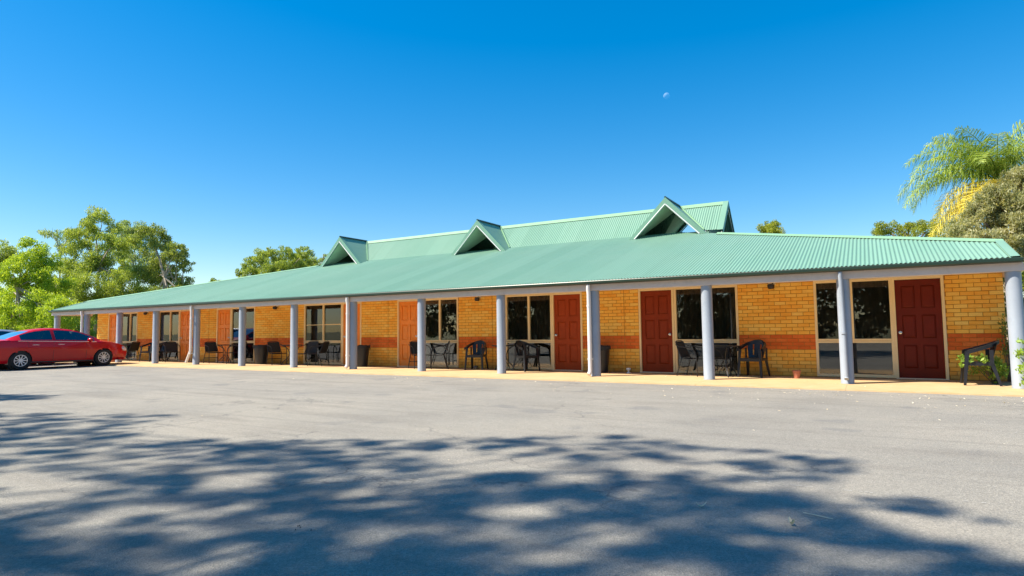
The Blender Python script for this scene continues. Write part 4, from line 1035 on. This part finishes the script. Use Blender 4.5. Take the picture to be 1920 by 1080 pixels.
leafy('leafy_shrub', 'bright green leafy shrub in front of the rightmost post at the edge of the view', (2.65, -.3, 0), cl, 2200, .075, .04, 'leaf_fresh', 3, 6, 'shrub')
cl = [(2.28+rr.uniform(-.08, .05), 1.45+rr.uniform(-.08, .05), rr.uniform(.5, 1.35), rr.uniform(.05, .10)) for _ in range(24)]
leafy('climbing_plant', 'dark green climber on the right-hand corner of the brick wall', (2.32, 1.5, 0), cl, 2600, .05, .03, 'leaf_dark', 3, 7, 'climber')

# ------------------------------------------------------------------ markings and litter on the asphalt
def strip(pts, w_, name):
    n_ = N('worn_white_line'); v = n_.coord(world=True); 
    m = M(); vs = []; fs = []; r_ = random.Random(len(pts)); 
    (xa, ya), (xb, yb) = pts; nseg = 60; d = Vector((xb-xa, yb-ya, 0)); L_ = d.length; d.normalize(); pn = Vector((-d.y, d.x, 0)); k = 0
    for i in range(nseg):
        if r_.random() < .45: continue
        a = L_*i/nseg; b = a+L_/nseg*r_.uniform(.5, 1.0); ww = w_*r_.uniform(.3, 1.0); o = r_.uniform(-.2, .2)*w_
        p, q = Vector((xa, ya, -.026))+d*a+pn*o, Vector((xa, ya, -.026))+d*b+pn*o
        m.add([p-pn*ww/2, q-pn*ww/2*r_.uniform(.4, 1), q+pn*ww/2, p+pn*ww/2*r_.uniform(.4, 1)], [(0, 1, 2, 3)])
    o = m.build(name, MT['line']); o['kind'] = 'structure'
MT['line'] = paint('faded_white_line', (.42, .41, .38), .9, .2, 8, .2)
strip([(.302, -5.354), (1.6, -5.5)], .025, 'parking_line'); strip([(-.951, -8.939), (.95, -8.82)], .014, 'parking_line')
def curled_leaf(loc, rz, ln, wd, label, mat='leaf_dry', curl=.5):
    m = M(); n = 8; vs = []; fs = []
    for i in range(n+1):
        t = i/n; w_ = wd*math.sin(math.pi*(.08+.86*t))**.8; z = .004+curl*ln*(t-.5)**2*1.6
        vs += [(ln*(t-.5), -w_/2, z+w_*.35), (ln*(t-.5), 0, z), (ln*(t-.5), w_/2, z+w_*.4)]
    for i in range(n):
        for k in (0, 1): fs.append((i*3+k, i*3+3+k, i*3+4+k, i*3+1+k))
    m.add(vs, fs); return tag(m.build('dry_leaf', MT[mat], None, loc, rz=rz, smooth=True), label, 'leaf')
curled_leaf((-.46, -9.918, -.027), 2.2, .05, .03, 'pale dry leaf standing up on the shaded asphalt at lower right', curl=1.8)
curled_leaf((-1.012, -9.792, -.027), .6, .07, .018, 'thin curled strip of dry leaf on shaded asphalt, left of the standing leaf', curl=1.0)
m = M().tube([(-.09, .03, .004), (-.03, .005, .006), (.03, -.01, .004), (.08, -.035, .006)], [.002, .003, .003, .0015], 5)
tag(m.build('twig', MT['leaf_dry'], None, (-.333, -9.659, -.027)), 'thin dry twig lying on the shaded asphalt, above the standing leaf', 'twig')
rr = random.Random(12); lm = M()
def litter(x, y, s, z=-.028):
    a = rr.uniform(0, 6.28); c_, s_ = math.cos(a), math.sin(a); ln, wd = s*rr.uniform(.6, 1.3), s*rr.uniform(.2, .5); zz = rr.uniform(.2, .5)*s
    P_ = lambda u, v, q: (x+u*c_-v*s_, y+u*s_+v*c_, z+q)
    lm.add([P_(-ln/2, 0, .001), P_(0, -wd/2, zz*.5), P_(ln/2, 0, zz*.8), P_(0, wd/2, zz*.3)], [(0, 1, 2, 3)])
for i in range(300):
    x = rr.uniform(-14, 3) if i % 3 else rr.uniform(-3, 3); y = -1.3-abs(rr.gauss(0, 1.6)); litter(x, y, rr.uniform(.02, .055))
for i in range(50): litter(rr.uniform(-12, 2), rr.uniform(-12.5, -4), rr.uniform(.015, .035))
for i in range(160): litter(rr.uniform(-30, 2.3), rr.uniform(-1.2, 1.5), rr.uniform(.02, .05), .002)
for i in range(50): litter(rr.uniform(-6, 2.3), rr.uniform(1.2, 1.5), rr.uniform(.03, .06), .002)
tag(lm.build('leaf_litter', MT['leaf_dry']), 'scattered pale fallen leaves on the asphalt and slab', 'leaf litter', kind='stuff')
dm = M()
for i in range(5):
    x, y = -2.98+rr.uniform(-.09, .09), -11.36+rr.uniform(-.05, .06); s = rr.uniform(.003, .007); dm.lathe([(0, -.03), (s, -.028), (s*.6, -.022), (0, -.02)], x, y, 6, cap=False)
tag(dm.build('grit', MT['black_plastic']), 'few dark crumbs of grit on the asphalt at lower left centre', 'grit', kind='stuff')

# ------------------------------------------------------------------ daytime moon
n = N('pale_moon'); tr = n.new('BsdfTransparent'); df = n.new('BsdfDiffuse'); df.inputs[0].default_value = (.10, .11, .11, 1)
ad = n.new('AddShader'); n.link(tr.outputs[0], ad.inputs[0]); n.link(df.outputs[0], ad.inputs[1]); ge = n.new('NewGeometry'); mxs = n.new('MixShader'); n.link(ge.outputs['Backfacing'], mxs.inputs[0]); n.link(ad.outputs[0], mxs.inputs[1]); n.link(tr.outputs[0], mxs.inputs[2]); n.link(mxs.outputs[0], n.out.inputs[0])
import bmesh as _bm
b = _bm.new(); _bm.ops.create_icosphere(b, subdivisions=3, radius=26); me = bpy.data.meshes.new('moon'); b.to_mesh(me); b.free(); me.materials.append(n.mat)
me.polygons.foreach_set('use_smooth', [True]*len(me.polygons))
dirm = (fw+r2*((1250-960)/1150)+u2*((540-180)/1150)).normalized()
mo = inst('moon', me, None, CAM+dirm*5200); tag(mo, 'small pale half moon in the clear blue sky', 'moon')
